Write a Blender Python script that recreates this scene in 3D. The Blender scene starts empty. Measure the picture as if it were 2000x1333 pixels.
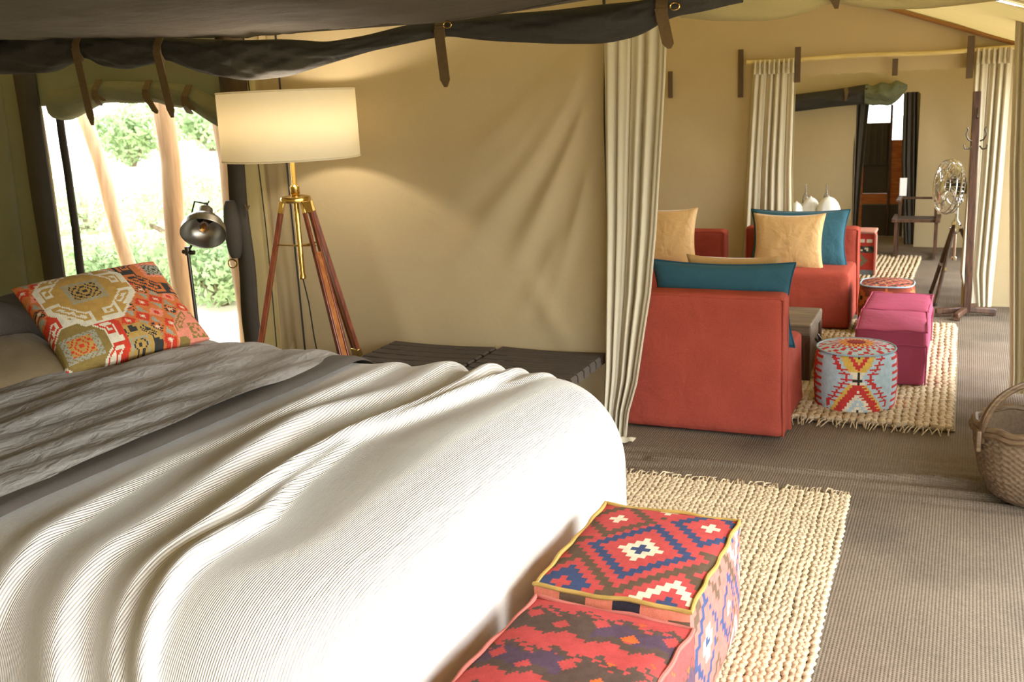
import bpy, math, random
import numpy as np
from mathutils import Vector, Matrix

random.seed(7)
RNG = np.random.default_rng(7)
SC = bpy.context.scene
COL = SC.collection

# ------------------------------------------------------------------ camera
CAM_H = 1.95
F_PX = 2000.0
TILT, YAW, ROLL = math.radians(13.45), math.radians(24.2), math.radians(-2.5)
fw = Vector((-math.sin(YAW) * math.cos(TILT), math.cos(YAW) * math.cos(TILT), -math.sin(TILT)))
rt0 = Vector((math.cos(YAW), math.sin(YAW), 0))
up0 = rt0.cross(fw)
rt = rt0 * math.cos(ROLL) + up0 * math.sin(ROLL)
up = up0 * math.cos(ROLL) - rt0 * math.sin(ROLL)
cd = bpy.data.cameras.new('camera')
cd.sensor_width = 36.0
cd.lens = 36.0 * F_PX / 2000.0
cd.clip_start = 0.05
cd.dof.use_dof = True
cd.dof.focus_distance = 4.2
cd.dof.aperture_fstop = 5.0
cam = bpy.data.objects.new('camera', cd)
COL.objects.link(cam)
M = Matrix((rt, up, -fw)).transposed().to_4x4()
M.translation = (0, 0, CAM_H)
cam.matrix_world = M
SC.camera = cam

# ------------------------------------------------------------------ light: overcast sky, soft sun, exposure
world = bpy.data.worlds.new('overcast_sky')
SC.world = world
world.use_nodes = True
bg = world.node_tree.nodes['Background']
bg.inputs['Color'].default_value = (0.87, 0.94, 1.0, 1)
bg.inputs['Strength'].default_value = 9.0
sd = bpy.data.lights.new('soft_sun', 'SUN')
sd.energy = 3.8
sd.angle = math.radians(35)
sd.color = (1.0, 0.97, 0.92)
sun = bpy.data.objects.new('soft_sun', sd)
COL.objects.link(sun)
sun.rotation_euler = Vector((-0.92, 0.22, -0.36)).to_track_quat('-Z', 'Y').to_euler()
vs = SC.view_settings
vs.view_transform = 'Standard'
vs.look = 'None'
vs.exposure = 0.05
vs.gamma = 1.0
vs.use_curve_mapping = False


# ------------------------------------------------------------------ helpers
def ray(x, y):
    return fw * F_PX + rt * (x - 1000) - up * (y - 666.5)


def at_z(x, y, z):
    d = ray(x, y)
    return Vector((0, 0, CAM_H)) + d * ((z - CAM_H) / d.z)


def at_y(x, y, Y):
    d = ray(x, y)
    return Vector((0, 0, CAM_H)) + d * (Y / d.y)


def lin(h):
    o = []
    for i in (0, 2, 4):
        c = int(h[i:i + 2], 16) / 255
        o.append(c / 12.92 if c <= 0.04045 else ((c + 0.055) / 1.055) ** 2.4)
    return tuple(o)


_sn = [(RNG.normal(size=3), RNG.uniform(0, 6.28)) for _ in range(24)]


def snoise(x, y, z=0.0, s=1.0, k=0):
    """smooth cheap noise in about -1..1"""
    o = 0.0
    for i in range(6):
        d, p = _sn[(i + k * 6) % 24]
        q = 1.0 + 0.35 * i
        o = o + np.sin((x * d[0] + y * d[1] + z * d[2]) * s * q + p + 1.3 * k) / q
    return o / 2.2


class MB:
    def __init__(self):
        self.v = []
        self.f = []
        self.c = []
        self.n = 0

    def raw(self, vs_, fs, col=None):
        b = self.n
        vs_ = [tuple(float(q) for q in p) for p in vs_]
        self.v += vs_
        self.n += len(vs_)
        for i, fa in enumerate(fs):
            self.f.append(tuple(b + k for k in fa))
            if col is not None:
                self.c.append(col if not isinstance(col, list) else col[i])
        return self

    def box(self, c, s, R=None, col=None):
        vs_ = []
        for dx in (-.5, .5):
            for dy in (-.5, .5):
                for dz in (-.5, .5):
                    p = Vector((dx * s[0], dy * s[1], dz * s[2]))
                    if R is not None:
                        p = R @ p
                    vs_.append(p + Vector(c))
        fs = [(0, 1, 3, 2), (4, 6, 7, 5), (0, 4, 5, 1), (2, 3, 7, 6), (0, 2, 6, 4), (1, 5, 7, 3)]
        return self.raw(vs_, fs, col)

    def bar(self, a, b, w, h, upv=(0, 0, 1)):
        a, b = Vector(a), Vector(b)
        d = (b - a)
        L = d.length
        d.normalize()
        s = d.cross(Vector(upv))
        if s.length < 1e-4:
            s = d.cross(Vector((1, 0, 0)))
        s.normalize()
        u = s.cross(d)
        R = Matrix((d, s, u)).transposed()
        return self.box((a + b) / 2, (L, w, h), R)

    def tube(self, pts, r, n=10, cap=True, flat=1.0, closed=False):
        pts = [Vector(p) for p in pts]
        m = len(pts)
        rr = r if isinstance(r, (list, tuple, np.ndarray)) else [r] * m
        vs_, fs = [], []
        pn = None
        for i, p in enumerate(pts):
            if closed:
                t = pts[(i + 1) % m] - pts[i - 1]
            else:
                t = pts[min(i + 1, m - 1)] - pts[max(i - 1, 0)]
            t.normalize()
            if pn is None:
                pn = t.cross(Vector((0, 0, 1)))
                if pn.length < 1e-3:
                    pn = t.cross(Vector((1, 0, 0)))
            pn = pn - t * pn.dot(t)
            pn.normalize()
            bn = t.cross(pn)
            for k in range(n):
                a = 2 * math.pi * k / n
                vs_.append(p + (pn * math.cos(a) + bn * math.sin(a) * flat) * rr[i])
        for i in range(m if closed else m - 1):
            j = (i + 1) % m
            for k in range(n):
                fs.append((i * n + k, i * n + (k + 1) % n, j * n + (k + 1) % n, j * n + k))
        if cap and not closed:
            fs.append(tuple(range(n - 1, -1, -1)))
            fs.append(tuple((m - 1) * n + k for k in range(n)))
        return self.raw(vs_, fs)

    def lathe(self, prof, n=24, c=(0, 0, 0), R=None, sx=1, sy=1):
        vs_, fs = [], []
        for r, z in prof:
            for k in range(n):
                a = 2 * math.pi * k / n
                p = Vector((r * math.cos(a) * sx, r * math.sin(a) * sy, z))
                if R is not None:
                    p = R @ p
                vs_.append(p + Vector(c))
        for i in range(len(prof) - 1):
            for k in range(n):
                fs.append((i * n + k, i * n + (k + 1) % n, (i + 1) * n + (k + 1) % n, (i + 1) * n + k))
        if prof[0][0] > 1e-4:
            fs.append(tuple(range(n - 1, -1, -1)))
        if prof[-1][0] > 1e-4:
            fs.append(tuple((len(prof) - 1) * n + k for k in range(n)))
        return self.raw(vs_, fs)

    def grid(self, P, mask=None, wrap=False, cols=None):
        """P: array (nu, nv, 3)"""
        nu, nv = P.shape[:2]
        b = self.n
        self.v += [tuple(p) for p in P.reshape(-1, 3).tolist()]
        self.n += nu * nv
        for i in range(nu if wrap else nu - 1):
            i2 = (i + 1) % nu
            for j in range(nv - 1):
                if mask is not None and not mask[i, j]:
                    continue
                self.f.append((b + i * nv + j, b + i2 * nv + j, b + i2 * nv + j + 1, b + i * nv + j + 1))
                if cols is not None:
                    self.c.append(cols[i][j])
        return self

    def build(self, name, mat, parent=None, smooth=True, bevel=0, solid=0, subd=0, angle=40):
        me = bpy.data.meshes.new(name)
        me.from_pydata(self.v, [], self.f)
        if self.c and len(self.c) == len(self.f):
            a = me.color_attributes.new('Col', 'FLOAT_COLOR', 'CORNER')
            lt = np.zeros(len(me.polygons), dtype=np.int32)
            me.polygons.foreach_get('loop_total', lt)
            cc = np.array([(*c, 1.0) for c in self.c], dtype=np.float32)
            a.data.foreach_set('color', np.repeat(cc, lt, axis=0).ravel())
        me.validate()
        if smooth:
            me.polygons.foreach_set('use_smooth', [True] * len(me.polygons))
            try:
                me.set_sharp_from_angle(angle=math.radians(angle))
            except Exception:
                pass
        me.update()
        o = bpy.data.objects.new(name, me)
        COL.objects.link(o)
        if mat is not None:
            me.materials.append(mat)
        if parent is not None:
            o.parent = parent
        if solid:
            m = o.modifiers.new('solid', 'SOLIDIFY')
            m.thickness = solid
            m.offset = 0
        if bevel:
            m = o.modifiers.new('bevel', 'BEVEL')
            m.width = bevel
            m.segments = 2
            m.limit_method = 'ANGLE'
        if subd:
            m = o.modifiers.new('sub', 'SUBSURF')
            m.levels = subd
            m.render_levels = subd
        return o


def tag(o, label=None, cat=None, group=None, kind=None):
    if label:
        o['label'] = label
    if cat:
        o['category'] = cat
    if group:
        o['group'] = group
    if kind:
        o['kind'] = kind
    return o


def empty(name, loc, rz=0.0):
    o = bpy.data.objects.new(name, None)
    COL.objects.link(o)
    o.location = loc
    o.rotation_euler = (0, 0, rz)
    o.empty_display_size = 0.1
    return o


def copy_tree(o, parent=None):
    c = o.copy()
    COL.objects.link(c)
    c.parent = parent
    for ch in list(o.children):
        copy_tree(ch, c)
    return c


# ------------------------------------------------------------------ materials
def newmat(name):
    m = bpy.data.materials.new(name)
    m.use_nodes = True
    nt = m.node_tree
    for n in list(nt.nodes):
        nt.nodes.remove(n)
    return m, nt


def N(nt, t, **kw):
    n = nt.nodes.new(t)
    for k, v in kw.items():
        if hasattr(n, k) and not k.startswith('i_'):
            setattr(n, k, v)
        else:
            n.inputs[k[2:] if k.startswith('i_') else k].default_value = v
    return n


def fabric(name, col, var=0.12, vscale=5.0, fine=180.0, weave=0.0, axes='XZ', wb=0.25, rough=0.95, trans=0.0, tcol=None,
           attr=False, sheen=0.0, crease=0.0, cscale=9.0, stain=None, spec=0.15, cstretch=(1, 1, 1), dist=0.004):
    m, nt = newmat(name)
    L = nt.links.new
    out = N(nt, 'ShaderNodeOutputMaterial')
    tc = N(nt, 'ShaderNodeTexCoord')
    b = N(nt, 'ShaderNodeBsdfPrincipled')
    b.inputs['Roughness'].default_value = rough
    b.inputs['Specular IOR Level'].default_value = spec
    if sheen:
        b.inputs['Sheen Weight'].default_value = sheen
        b.inputs['Sheen Roughness'].default_value = 0.4
    if attr:
        base = N(nt, 'ShaderNodeAttribute', attribute_name='Col').outputs['Color']
    else:
        rgb = N(nt, 'ShaderNodeRGB')
        rgb.outputs[0].default_value = (*col, 1)
        base = rgb.outputs[0]
    if stain:
        ns = N(nt, 'ShaderNodeTexNoise', i_Scale=stain[1], i_Detail=5.0)
        L(tc.outputs['Object'], ns.inputs['Vector'])
        rp = N(nt, 'ShaderNodeMapRange')
        rp.inputs['From Min'].default_value = 0.48
        rp.inputs['From Max'].default_value = 0.68
        L(ns.outputs['Fac'], rp.inputs['Value'])
        mx = N(nt, 'ShaderNodeMix', data_type='RGBA')
        mx.inputs[7].default_value = (*stain[0], 1)
        L(rp.outputs[0], mx.inputs[0])
        L(base, mx.inputs[6])
        base = mx.outputs[2]
    n1 = N(nt, 'ShaderNodeTexNoise', i_Scale=vscale, i_Detail=4.0)
    L(tc.outputs['Object'], n1.inputs['Vector'])
    n2 = N(nt, 'ShaderNodeTexNoise', i_Scale=fine, i_Detail=2.0)
    L(tc.outputs['Object'], n2.inputs['Vector'])
    ad = N(nt, 'ShaderNodeMath', operation='ADD')
    L(n1.outputs['Fac'], ad.inputs[0])
    L(n2.outputs['Fac'], ad.inputs[1])
    mr = N(nt, 'ShaderNodeMapRange')
    mr.inputs['From Min'].default_value = 0.6
    mr.inputs['From Max'].default_value = 1.4
    mr.inputs['To Min'].default_value = 1 - var
    mr.inputs['To Max'].default_value = 1 + var
    L(ad.outputs[0], mr.inputs['Value'])
    mul = N(nt, 'ShaderNodeVectorMath', operation='SCALE')
    L(base, mul.inputs[0])
    L(mr.outputs[0], mul.inputs['Scale'])
    colout = mul.outputs[0]
    L(colout, b.inputs['Base Color'])
    h = None
    if weave:
        for ax in axes:
            w = N(nt, 'ShaderNodeTexWave', wave_type='BANDS', bands_direction=ax, i_Scale=weave)
            w.inputs['Distortion'].default_value = 0.6
            w.inputs['Detail'].default_value = 1.0
            w.inputs['Detail Scale'].default_value = 0.15
            L(tc.outputs['Object'], w.inputs['Vector'])
            if h is None:
                h = w.outputs['Fac']
            else:
                a2 = N(nt, 'ShaderNodeMath', operation='MULTIPLY')
                L(h, a2.inputs[0])
                L(w.outputs['Fac'], a2.inputs[1])
                h = a2.outputs[0]
    nrm = None
    bp = N(nt, 'ShaderNodeBump', i_Strength=wb, i_Distance=dist)
    if h is not None:
        L(h, bp.inputs['Height'])
    else:
        L(n2.outputs['Fac'], bp.inputs['Height'])
    nrm = bp.outputs[0]
    if crease:
        mp = N(nt, 'ShaderNodeMapping')
        mp.inputs['Scale'].default_value = cstretch
        L(tc.outputs['Object'], mp.inputs['Vector'])
        nc = N(nt, 'ShaderNodeTexNoise', i_Scale=cscale, i_Detail=5.0)
        nc.inputs['Distortion'].default_value = 0.5
        L(mp.outputs[0], nc.inputs['Vector'])
        b2 = N(nt, 'ShaderNodeBump', i_Strength=crease, i_Distance=0.03)
        L(nc.outputs['Fac'], b2.inputs['Height'])
        L(nrm, b2.inputs['Normal'])
        nrm = b2.outputs[0]
    L(nrm, b.inputs['Normal'])
    if trans:
        t = N(nt, 'ShaderNodeBsdfTranslucent')
        t.inputs['Color'].default_value = (*(tcol or col), 1)
        mix = N(nt, 'ShaderNodeMixShader', i_Fac=trans)
        L(b.outputs[0], mix.inputs[1])
        L(t.outputs[0], mix.inputs[2])
        L(mix.outputs[0], out.inputs['Surface'])
    else:
        L(b.outputs[0], out.inputs['Surface'])
    return m


def wood(name, col, col2, scale=6.0, axis='Z', rough=0.45, spec=0.4):
    m, nt = newmat(name)
    L = nt.links.new
    out = N(nt, 'ShaderNodeOutputMaterial')
    tc = N(nt, 'ShaderNodeTexCoord')
    mp = N(nt, 'ShaderNodeMapping')
    s = {'X': (0.12, 1, 1), 'Y': (1, 0.12, 1), 'Z': (1, 1, 0.12)}[axis]
    mp.inputs['Scale'].default_value = s
    L(tc.outputs['Object'], mp.inputs['Vector'])
    n = N(nt, 'ShaderNodeTexNoise', i_Scale=scale * 8, i_Detail=6.0)
    n.inputs['Distortion'].default_value = 0.8
    L(mp.outputs[0], n.inputs['Vector'])
    mx = N(nt, 'ShaderNodeMix', data_type='RGBA')
    mx.inputs[6].default_value = (*col, 1)
    mx.inputs[7].default_value = (*col2, 1)
    mr = N(nt, 'ShaderNodeMapRange')
    mr.inputs['From Min'].default_value = 0.35
    mr.inputs['From Max'].default_value = 0.65
    L(n.outputs['Fac'], mr.inputs['Value'])
    L(mr.outputs[0], mx.inputs[0])
    b = N(nt, 'ShaderNodeBsdfPrincipled')
    b.inputs['Roughness'].default_value = rough
    b.inputs['Specular IOR Level'].default_value = spec
    L(mx.outputs[2], b.inputs['Base Color'])
    bp = N(nt, 'ShaderNodeBump', i_Strength=0.15, i_Distance=0.002)
    L(n.outputs['Fac'], bp.inputs['Height'])
    L(bp.outputs[0], b.inputs['Normal'])
    L(b.outputs[0], out.inputs['Surface'])
    return m


def metal(name, col, rough=0.25, metallic=1.0):
    m, nt = newmat(name)
    L = nt.links.new
    out = N(nt, 'ShaderNodeOutputMaterial')
    tc = N(nt, 'ShaderNodeTexCoord')
    n = N(nt, 'ShaderNodeTexNoise', i_Scale=40.0, i_Detail=3.0)
    L(tc.outputs['Object'], n.inputs['Vector'])
    mr = N(nt, 'ShaderNodeMapRange')
    mr.inputs['To Min'].default_value = max(0.02, rough - 0.08)
    mr.inputs['To Max'].default_value = rough + 0.12
    L(n.outputs['Fac'], mr.inputs['Value'])
    b = N(nt, 'ShaderNodeBsdfPrincipled')
    b.inputs['Base Color'].default_value = (*col, 1)
    b.inputs['Metallic'].default_value = metallic
    L(mr.outputs[0], b.inputs['Roughness'])
    L(b.outputs[0], out.inputs['Surface'])
    return m


def glass(name, col=(0.95, 0.97, 0.97)):
    m, nt = newmat(name)
    out = N(nt, 'ShaderNodeOutputMaterial')
    b = N(nt, 'ShaderNodeBsdfPrincipled')
    b.inputs['Base Color'].default_value = (*col, 1)
    b.inputs['Transmission Weight'].default_value = 0.95
    b.inputs['Roughness'].default_value = 0.03
    b.inputs['IOR'].default_value = 1.35
    nt.links.new(b.outputs[0], out.inputs['Surface'])
    return m


CANVAS_C = lin('b5a27e')
MT = {}
MT['canvas'] = fabric('canvas', CANVAS_C, var=0.06, vscale=2.5, weave=60, axes='XZ', wb=0.05, trans=0.08, tcol=lin('b09a50'), crease=0.22, cscale=4.5)
MT['canvas_side'] = fabric('canvas_side', CANVAS_C, var=0.06, vscale=2.5, weave=60, axes='YZ', wb=0.05, trans=0.08, tcol=lin('b09a50'), crease=0.22, cscale=4.5)
MT['roof'] = fabric('roof_canvas', lin('b09a80'), var=0.06, vscale=2.0, wb=0.05, trans=0.15, tcol=lin('b09858'), crease=0.2, cscale=3.0)
MT['green_canvas'] = fabric('green_canvas', lin('7f7c62'), var=0.10, vscale=4, wb=0.1, trans=0.06, tcol=lin('808050'), crease=0.25, cscale=5)
MT['green_roll'] = fabric('green_roll_canvas', lin('878468'), var=0.12, vscale=6, wb=0.15, trans=0.08, tcol=lin('8a9050'), crease=0.35, cscale=9)
MT['yellow_roll'] = fabric('yellow_canvas', lin('b8aa78'), var=0.08, vscale=5, wb=0.1, trans=0.2, tcol=lin('b8a850'), crease=0.3, cscale=7)
MT['dark_canvas'] = fabric('dark_canvas', lin('403d38'), var=0.18, vscale=7, weave=70, axes='XY', wb=0.15, crease=0.5, cscale=9)
MT['canopy'] = fabric('canopy_fabric', lin('5f574c'), var=0.15, vscale=4, fine=120, weave=90, axes='XY', wb=0.2, crease=0.6, cscale=5, cstretch=(0.5, 1.6, 1))
MT['webbing'] = fabric('webbing', lin('5d4d3c'), var=0.12, vscale=20, weave=120, axes='XZ', wb=0.2)
MT['dark_strip'] = fabric('dark_strip', lin('4a443c'), var=0.10, vscale=9, weave=90, axes='XZ', wb=0.15)
MT['leather'] = fabric('leather', lin('6a5538'), var=0.15, vscale=25, fine=80, wb=0.15, rough=0.6, spec=0.35)
MT['floor'] = fabric('floor_mat', lin('726455'), var=0.2, vscale=1.2, fine=60, weave=24, axes='XY', wb=0.45, stain=(lin('62574a'), 1.5), dist=0.008)
MT['curtain'] = fabric('curtain_cloth', lin('c9bfa6'), var=0.05, vscale=6, weave=110, axes='XZ', wb=0.1, trans=0.15, tcol=lin('c9bd98'))
MT['spread'] = fabric('bedspread_cloth', lin('dcd8d2'), var=0.05, vscale=3, fine=90, weave=46, axes='X', wb=0.7, dist=0.004, crease=0.18, cscale=16, cstretch=(1.6, 0.35, 1))
MT['duvet'] = fabric('grey_duvet_cloth', lin('9d9892'), var=0.10, vscale=5, fine=160, wb=0.12, crease=0.5, cscale=17, cstretch=(1.4, 0.6, 1))
MT['band'] = fabric('dark_band_cloth', lin('67615a'), var=0.08, vscale=6, fine=160, weave=110, axes='XY', wb=0.12, crease=0.15)
MT['pillow_grey'] = fabric('pillow_grey', lin('5f5952'), var=0.1, vscale=6, wb=0.1, crease=0.5, cscale=8)
MT['pillow_olive'] = fabric('pillow_olive', lin('75664c'), var=0.1, vscale=6, wb=0.1, crease=0.4, cscale=8)
MT['kilim'] = fabric('kilim_weave', (1, 1, 1), var=0.22, vscale=35, fine=260, weave=75, axes='XZ', wb=0.35, attr=True)
MT['kilim_y'] = fabric('kilim_weave_flat', (1, 1, 1), var=0.22, vscale=35, fine=260, weave=75, axes='XY', wb=0.35, attr=True)
MT['red'] = fabric('terracotta_cover', lin('984334'), var=0.16, vscale=5, fine=150, weave=70, axes='XZ', wb=0.4, crease=0.4, cscale=7)
MT['magenta'] = fabric('raspberry_cover', lin('98435a'), var=0.08, vscale=5, fine=220, weave=120, axes='XZ', wb=0.12, crease=0.35, cscale=7)
MT['teal'] = fabric('teal_velvet', lin('2f535e'), var=0.10, vscale=8, fine=200, wb=0.1, sheen=0.25, crease=0.5, cscale=9)
MT['teal_edge'] = fabric('teal_piping', lin('1f4454'), var=0.08, vscale=8, wb=0.1)
MT['tan'] = fabric('tan_velvet', lin('b8935f'), var=0.08, vscale=6, fine=200, wb=0.06, rough=0.55, sheen=0.6, crease=0.6, cscale=8, spec=0.3)
MT['jute'] = fabric('jute', lin('b3a083'), var=0.38, vscale=28, fine=120, weave=0, wb=0.5)
MT['jute_far'] = fabric('jute_flat', lin('8f7d62'), var=0.2, vscale=20, fine=120, wb=0.5)
MT['basket'] = fabric('basket_wicker', lin('6f5b46'), var=0.3, vscale=9, fine=70, wb=0.4, rough=0.7, spec=0.3)
MT['basket_rim'] = wood('basket_rim', lin('6e583f'), lin('4d3a28'), 5, 'X')
MT['mahogany'] = wood('mahogany', lin('8a4526'), lin('5f2b18'), 7, 'Z', rough=0.3)
MT['mahogany_light'] = wood('mahogany_light', lin('b5713a'), lin('8a4f28'), 7, 'Z', rough=0.35)
MT['dark_wood'] = wood('dark_wood', lin('5a3d2a'), lin('38261b'), 6, 'Z', rough=0.45)
MT['dark_wood_x'] = wood('dark_wood_x', lin('4a392c'), lin('30251d'), 6, 'X', rough=0.5)
MT['pole'] = wood('gum_pole', lin('dabb9a'), lin('c09c7c'), 2.5, 'Z', rough=0.8, spec=0.2)
MT['rod'] = wood('pale_rod', lin('d6c184'), lin('bda668'), 4, 'X', rough=0.7)
MT['orange_wood'] = wood('orange_wood', lin('b56a28'), lin('8f4d1a'), 3, 'X', rough=0.5)
MT['strap_grey'] = fabric('strap_webbing', lin('504841'), var=0.12, vscale=12, weave=90, axes='XY', wb=0.2)
MT['brass'] = metal('brass', lin('c9a860'), 0.22)
MT['gunmetal'] = metal('gunmetal', lin('96928a'), 0.32)
MT['chrome'] = metal('chrome', lin('e6e6e6'), 0.12)
MT['chrome_dark'] = metal('dark_steel', lin('55504a'), 0.35)
MT['black'] = fabric('black_cable', lin('1c1a18'), var=0.05, rough=0.5, spec=0.4)
MT['shade'] = fabric('shade_linen', lin('ece6d0'), var=0.04, vscale=12, fine=200, weave=130, axes='XZ', wb=0.15, trans=0.45, tcol=lin('f4ead0'))
MT['white_cloth'] = fabric('white_cloth', lin('ebebe8'), var=0.04, wb=0.08, crease=0.3, cscale=8)
MT['glass'] = glass('clear_glass')
MT['amber'] = glass('amber_glass', lin('f2b060'))
MT['ground'] = fabric('sandy_ground', lin('c9bfa6'), var=0.2, vscale=0.6, fine=20, wb=0.4)
MT['deck'] = wood('deck_boards', lin('b09a7c'), lin('8f7b60'), 2, 'Y', rough=0.8)
MT['leaf'] = fabric('leaf', lin('8a9c72'), var=0.35, vscale=3, fine=30, wb=0.1, rough=0.6, trans=0.4, tcol=lin('a8b886'))
MT['leaf_far'] = fabric('leaf_far', lin('8a9c72'), var=0.3, vscale=2, fine=30, wb=0.1, rough=0.6, trans=0.4, tcol=lin('a2b880'))
MT['bark'] = wood('bark', lin('8a7660'), lin('5e4e3e'), 4, 'Z', rough=0.9)
MT['trunk_wood'] = wood('trunk_wood', lin('7d6a52'), lin('57473a'), 4, 'X', rough=0.7)
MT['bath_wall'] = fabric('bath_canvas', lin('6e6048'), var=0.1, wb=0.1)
MT['beam'] = fabric('ridge_webbing', lin('9a6f45'), var=0.1, wb=0.1)

# ================================================================== THE SETTING
YB = 5.52      # canvas wall behind the bed
YL = 9.60      # far wall of the lounge
YF = 13.0      # far wall of the end room
XR = 0.74      # right side of the tent


def roof_z(x):
    x = np.asarray(x, float)
    return np.where(x > -3.0, 2.13 + 0.35 * (0.55 - x), 2.13 + 0.35 * 3.55 - 0.29 * (-3.0 - x))


def wall_y(name, Y, x0, x1, mat, holes=(), disp=None, step=0.045, ztop=None, z0=0.0):
    nx = max(2, int((x1 - x0) / step) + 1)
    nz = 66
    xs = np.linspace(x0, x1, nx)
    zz = np.linspace(0, 1, nz)
    top = roof_z(xs) if ztop is None else np.full(nx, ztop)
    X, T = np.meshgrid(xs, zz, indexing='ij')
    Z = z0 + (top[:, None] - z0) * T
    for h in holes:      # snap lines onto hole borders
        for e in (h[0], h[1]):
            i = np.argmin(abs(xs - e))
            X[i, :] = e
        for e in (h[2], h[3]):
            for i in range(nx):
                j = np.argmin(abs(Z[i] - e))
                Z[i, j] = e
    D = disp(X, Z) if disp else 0.012 * snoise(X, Z, s=2.0)
    P = np.stack([X, np.full_like(X, Y) + D, Z], -1)
    mask = np.ones((nx, nz), bool)
    for h in holes:
        cx = (X[:-1, :-1] + X[1:, 1:]) / 2
        cz = (Z[:-1, :-1] + Z[1:, 1:]) / 2
        ins = (cx > h[0]) & (cx < h[1]) & (cz > h[2]) & (cz < h[3])
        mask[:-1, :-1] &= ~ins
    o = MB().grid(P, mask).build(name, mat, angle=80)
    return tag(o, kind='structure')


def wall_x(name, X0, y0, y1, mat, holes=(), step=0.1, ztop=None):
    ny = max(2, int((y1 - y0) / step) + 1)
    nz = 24
    ys = np.linspace(y0, y1, ny)
    zt = float(roof_z(X0)) if ztop is None else ztop
    zs = np.linspace(0, zt, nz)
    Yg, Z = np.meshgrid(ys, zs, indexing='ij')
    P = np.stack([X0 + 0.012 * snoise(Yg, Z, s=2.0, k=1), Yg, Z], -1)
    mask = np.ones((ny, nz), bool)
    cy = (Yg[:-1, :-1] + Yg[1:, 1:]) / 2
    cz = (Z[:-1, :-1] + Z[1:, 1:]) / 2
    for h in holes:
        mask[:-1, :-1] &= ~((cy > h[0]) & (cy < h[1]) & (cz > h[2]) & (cz < h[3]))
    o = MB().grid(P, mask).build(name, mat, angle=80)
    return tag(o, kind='structure')


# ---- floor: woven ground sheet, wrinkled near the lounge entrance
def floor_h(X, Y):
    w = np.exp(-((Y - 5.12 - 0.06 * (X + 0.5)) / 0.24) ** 2) * (X > -1.9)
    line = Y - (5.20 + 0.09 * (X + 0.5) + 0.02 * np.sin(X * 3.1))
    seam = 0.022 * np.exp(-(line / 0.018) ** 2) * (X > -1.5)
    wr = 0.011 * np.sin((Y * 1.0 - 0.10 * X) * 52 + 2.2 * np.sin(X * 2.3)) * (0.5 + 0.5 * np.sin(X * 3.0 + 1)) * w
    wl = 0.005 * np.sin(Y * 17 + np.sin(X * 2.2) * 1.5) * (Y > 5.5)
    return np.clip(seam + wr + wl, -0.01, 0.03) - 0.010


fb = MB()
xs = np.linspace(-7.4, XR, 270)
ys = np.linspace(-2.0, YB, 400)
X, Y = np.meshgrid(xs, ys, indexing='ij')
fb.grid(np.stack([X, Y, floor_h(X, Y)], -1))
xs = np.linspace(-4.2, XR, 90)
ys = np.linspace(YB, 15.6, 300)
X, Y = np.meshgrid(xs, ys, indexing='ij')
fb.grid(np.stack([X, Y, floor_h(X, Y)], -1))
tag(fb.build('floor', MT['floor'], angle=80), kind='structure')
gb = MB()
xs = np.linspace(-60, 60, 50)
X, Y = np.meshgrid(xs, xs, indexing='ij')
gb.grid(np.stack([X, Y + 10, -0.28 + 0.05 * snoise(X, Y, s=0.4)], -1))
tag(gb.build('ground', MT['ground']), kind='structure')
dk = empty('deck', (0, 0, 0))
tag(dk, kind='structure')
for i in range(14):
    MB().box((XR + 0.1 + i * 0.16, 5.5, -0.05), (0.15, 15, 0.06)).build('plank', MT['deck'], dk, smooth=False)


# ---- walls
def back_disp(X, Z):
    d = 0.010 * snoise(X, Z, s=1.8)
    # tension folds fanning from the pulled upper right corner
    for x0_, z0_, ang, w, a, ln in ((-1.92, 2.10, 58, 0.05, .030, 1.6), (-1.93, 1.95, 68, 0.045, .026, 1.3), (-1.90, 2.18, 50, 0.06, .022, 1.5),
                                    (-1.95, 2.2, 42, 0.07, .016, 1.3), (-1.93, 1.6, 76, 0.04, .020, 1.1), (-2.3, 1.9, 40, 0.05, .010, .9),
                                    (-2.1, 1.2, 62, 0.05, .014, .8), (-2.6, 1.55, 38, .05, .008, .7)):
        ca, sa = math.cos(math.radians(ang)), math.sin(math.radians(ang))
        dx, dz = X - x0_, Z - z0_
        t = -(dx * ca + dz * sa)           # distance down-left along the fold
        s = dx * sa - dz * ca + 0.10 * np.clip(t, 0, None) ** 2
        env = np.clip(t / 0.15, 0, 1) * np.clip((ln - t) / 0.6, 0, 1)
        d = d - 1.7 * a * np.exp(-(s / (w * (0.6 + 0.9 * np.clip(t, 0, 3)))) ** 2) * env
    # slack folds by the lamp and near the floor
    d = d - 0.014 * np.exp(-((X + 3.35 + 0.35 * (Z - 0.9)) / 0.09) ** 2) * np.clip((1.3 - Z), 0, 1)
    d = d - 0.016 * np.exp(-((X + 2.15 + 0.55 * (Z - 0.55)) / 0.07) ** 2) * np.exp(-((Z - 0.65) / .3) ** 2)
    # gathered strip beside the window
    g = np.exp(-((X + 4.12) / 0.10) ** 2)
    d = d + 0.016 * np.sin(X * 95 + 3 * np.sin(Z * 1.2)) * g
    return d


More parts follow.
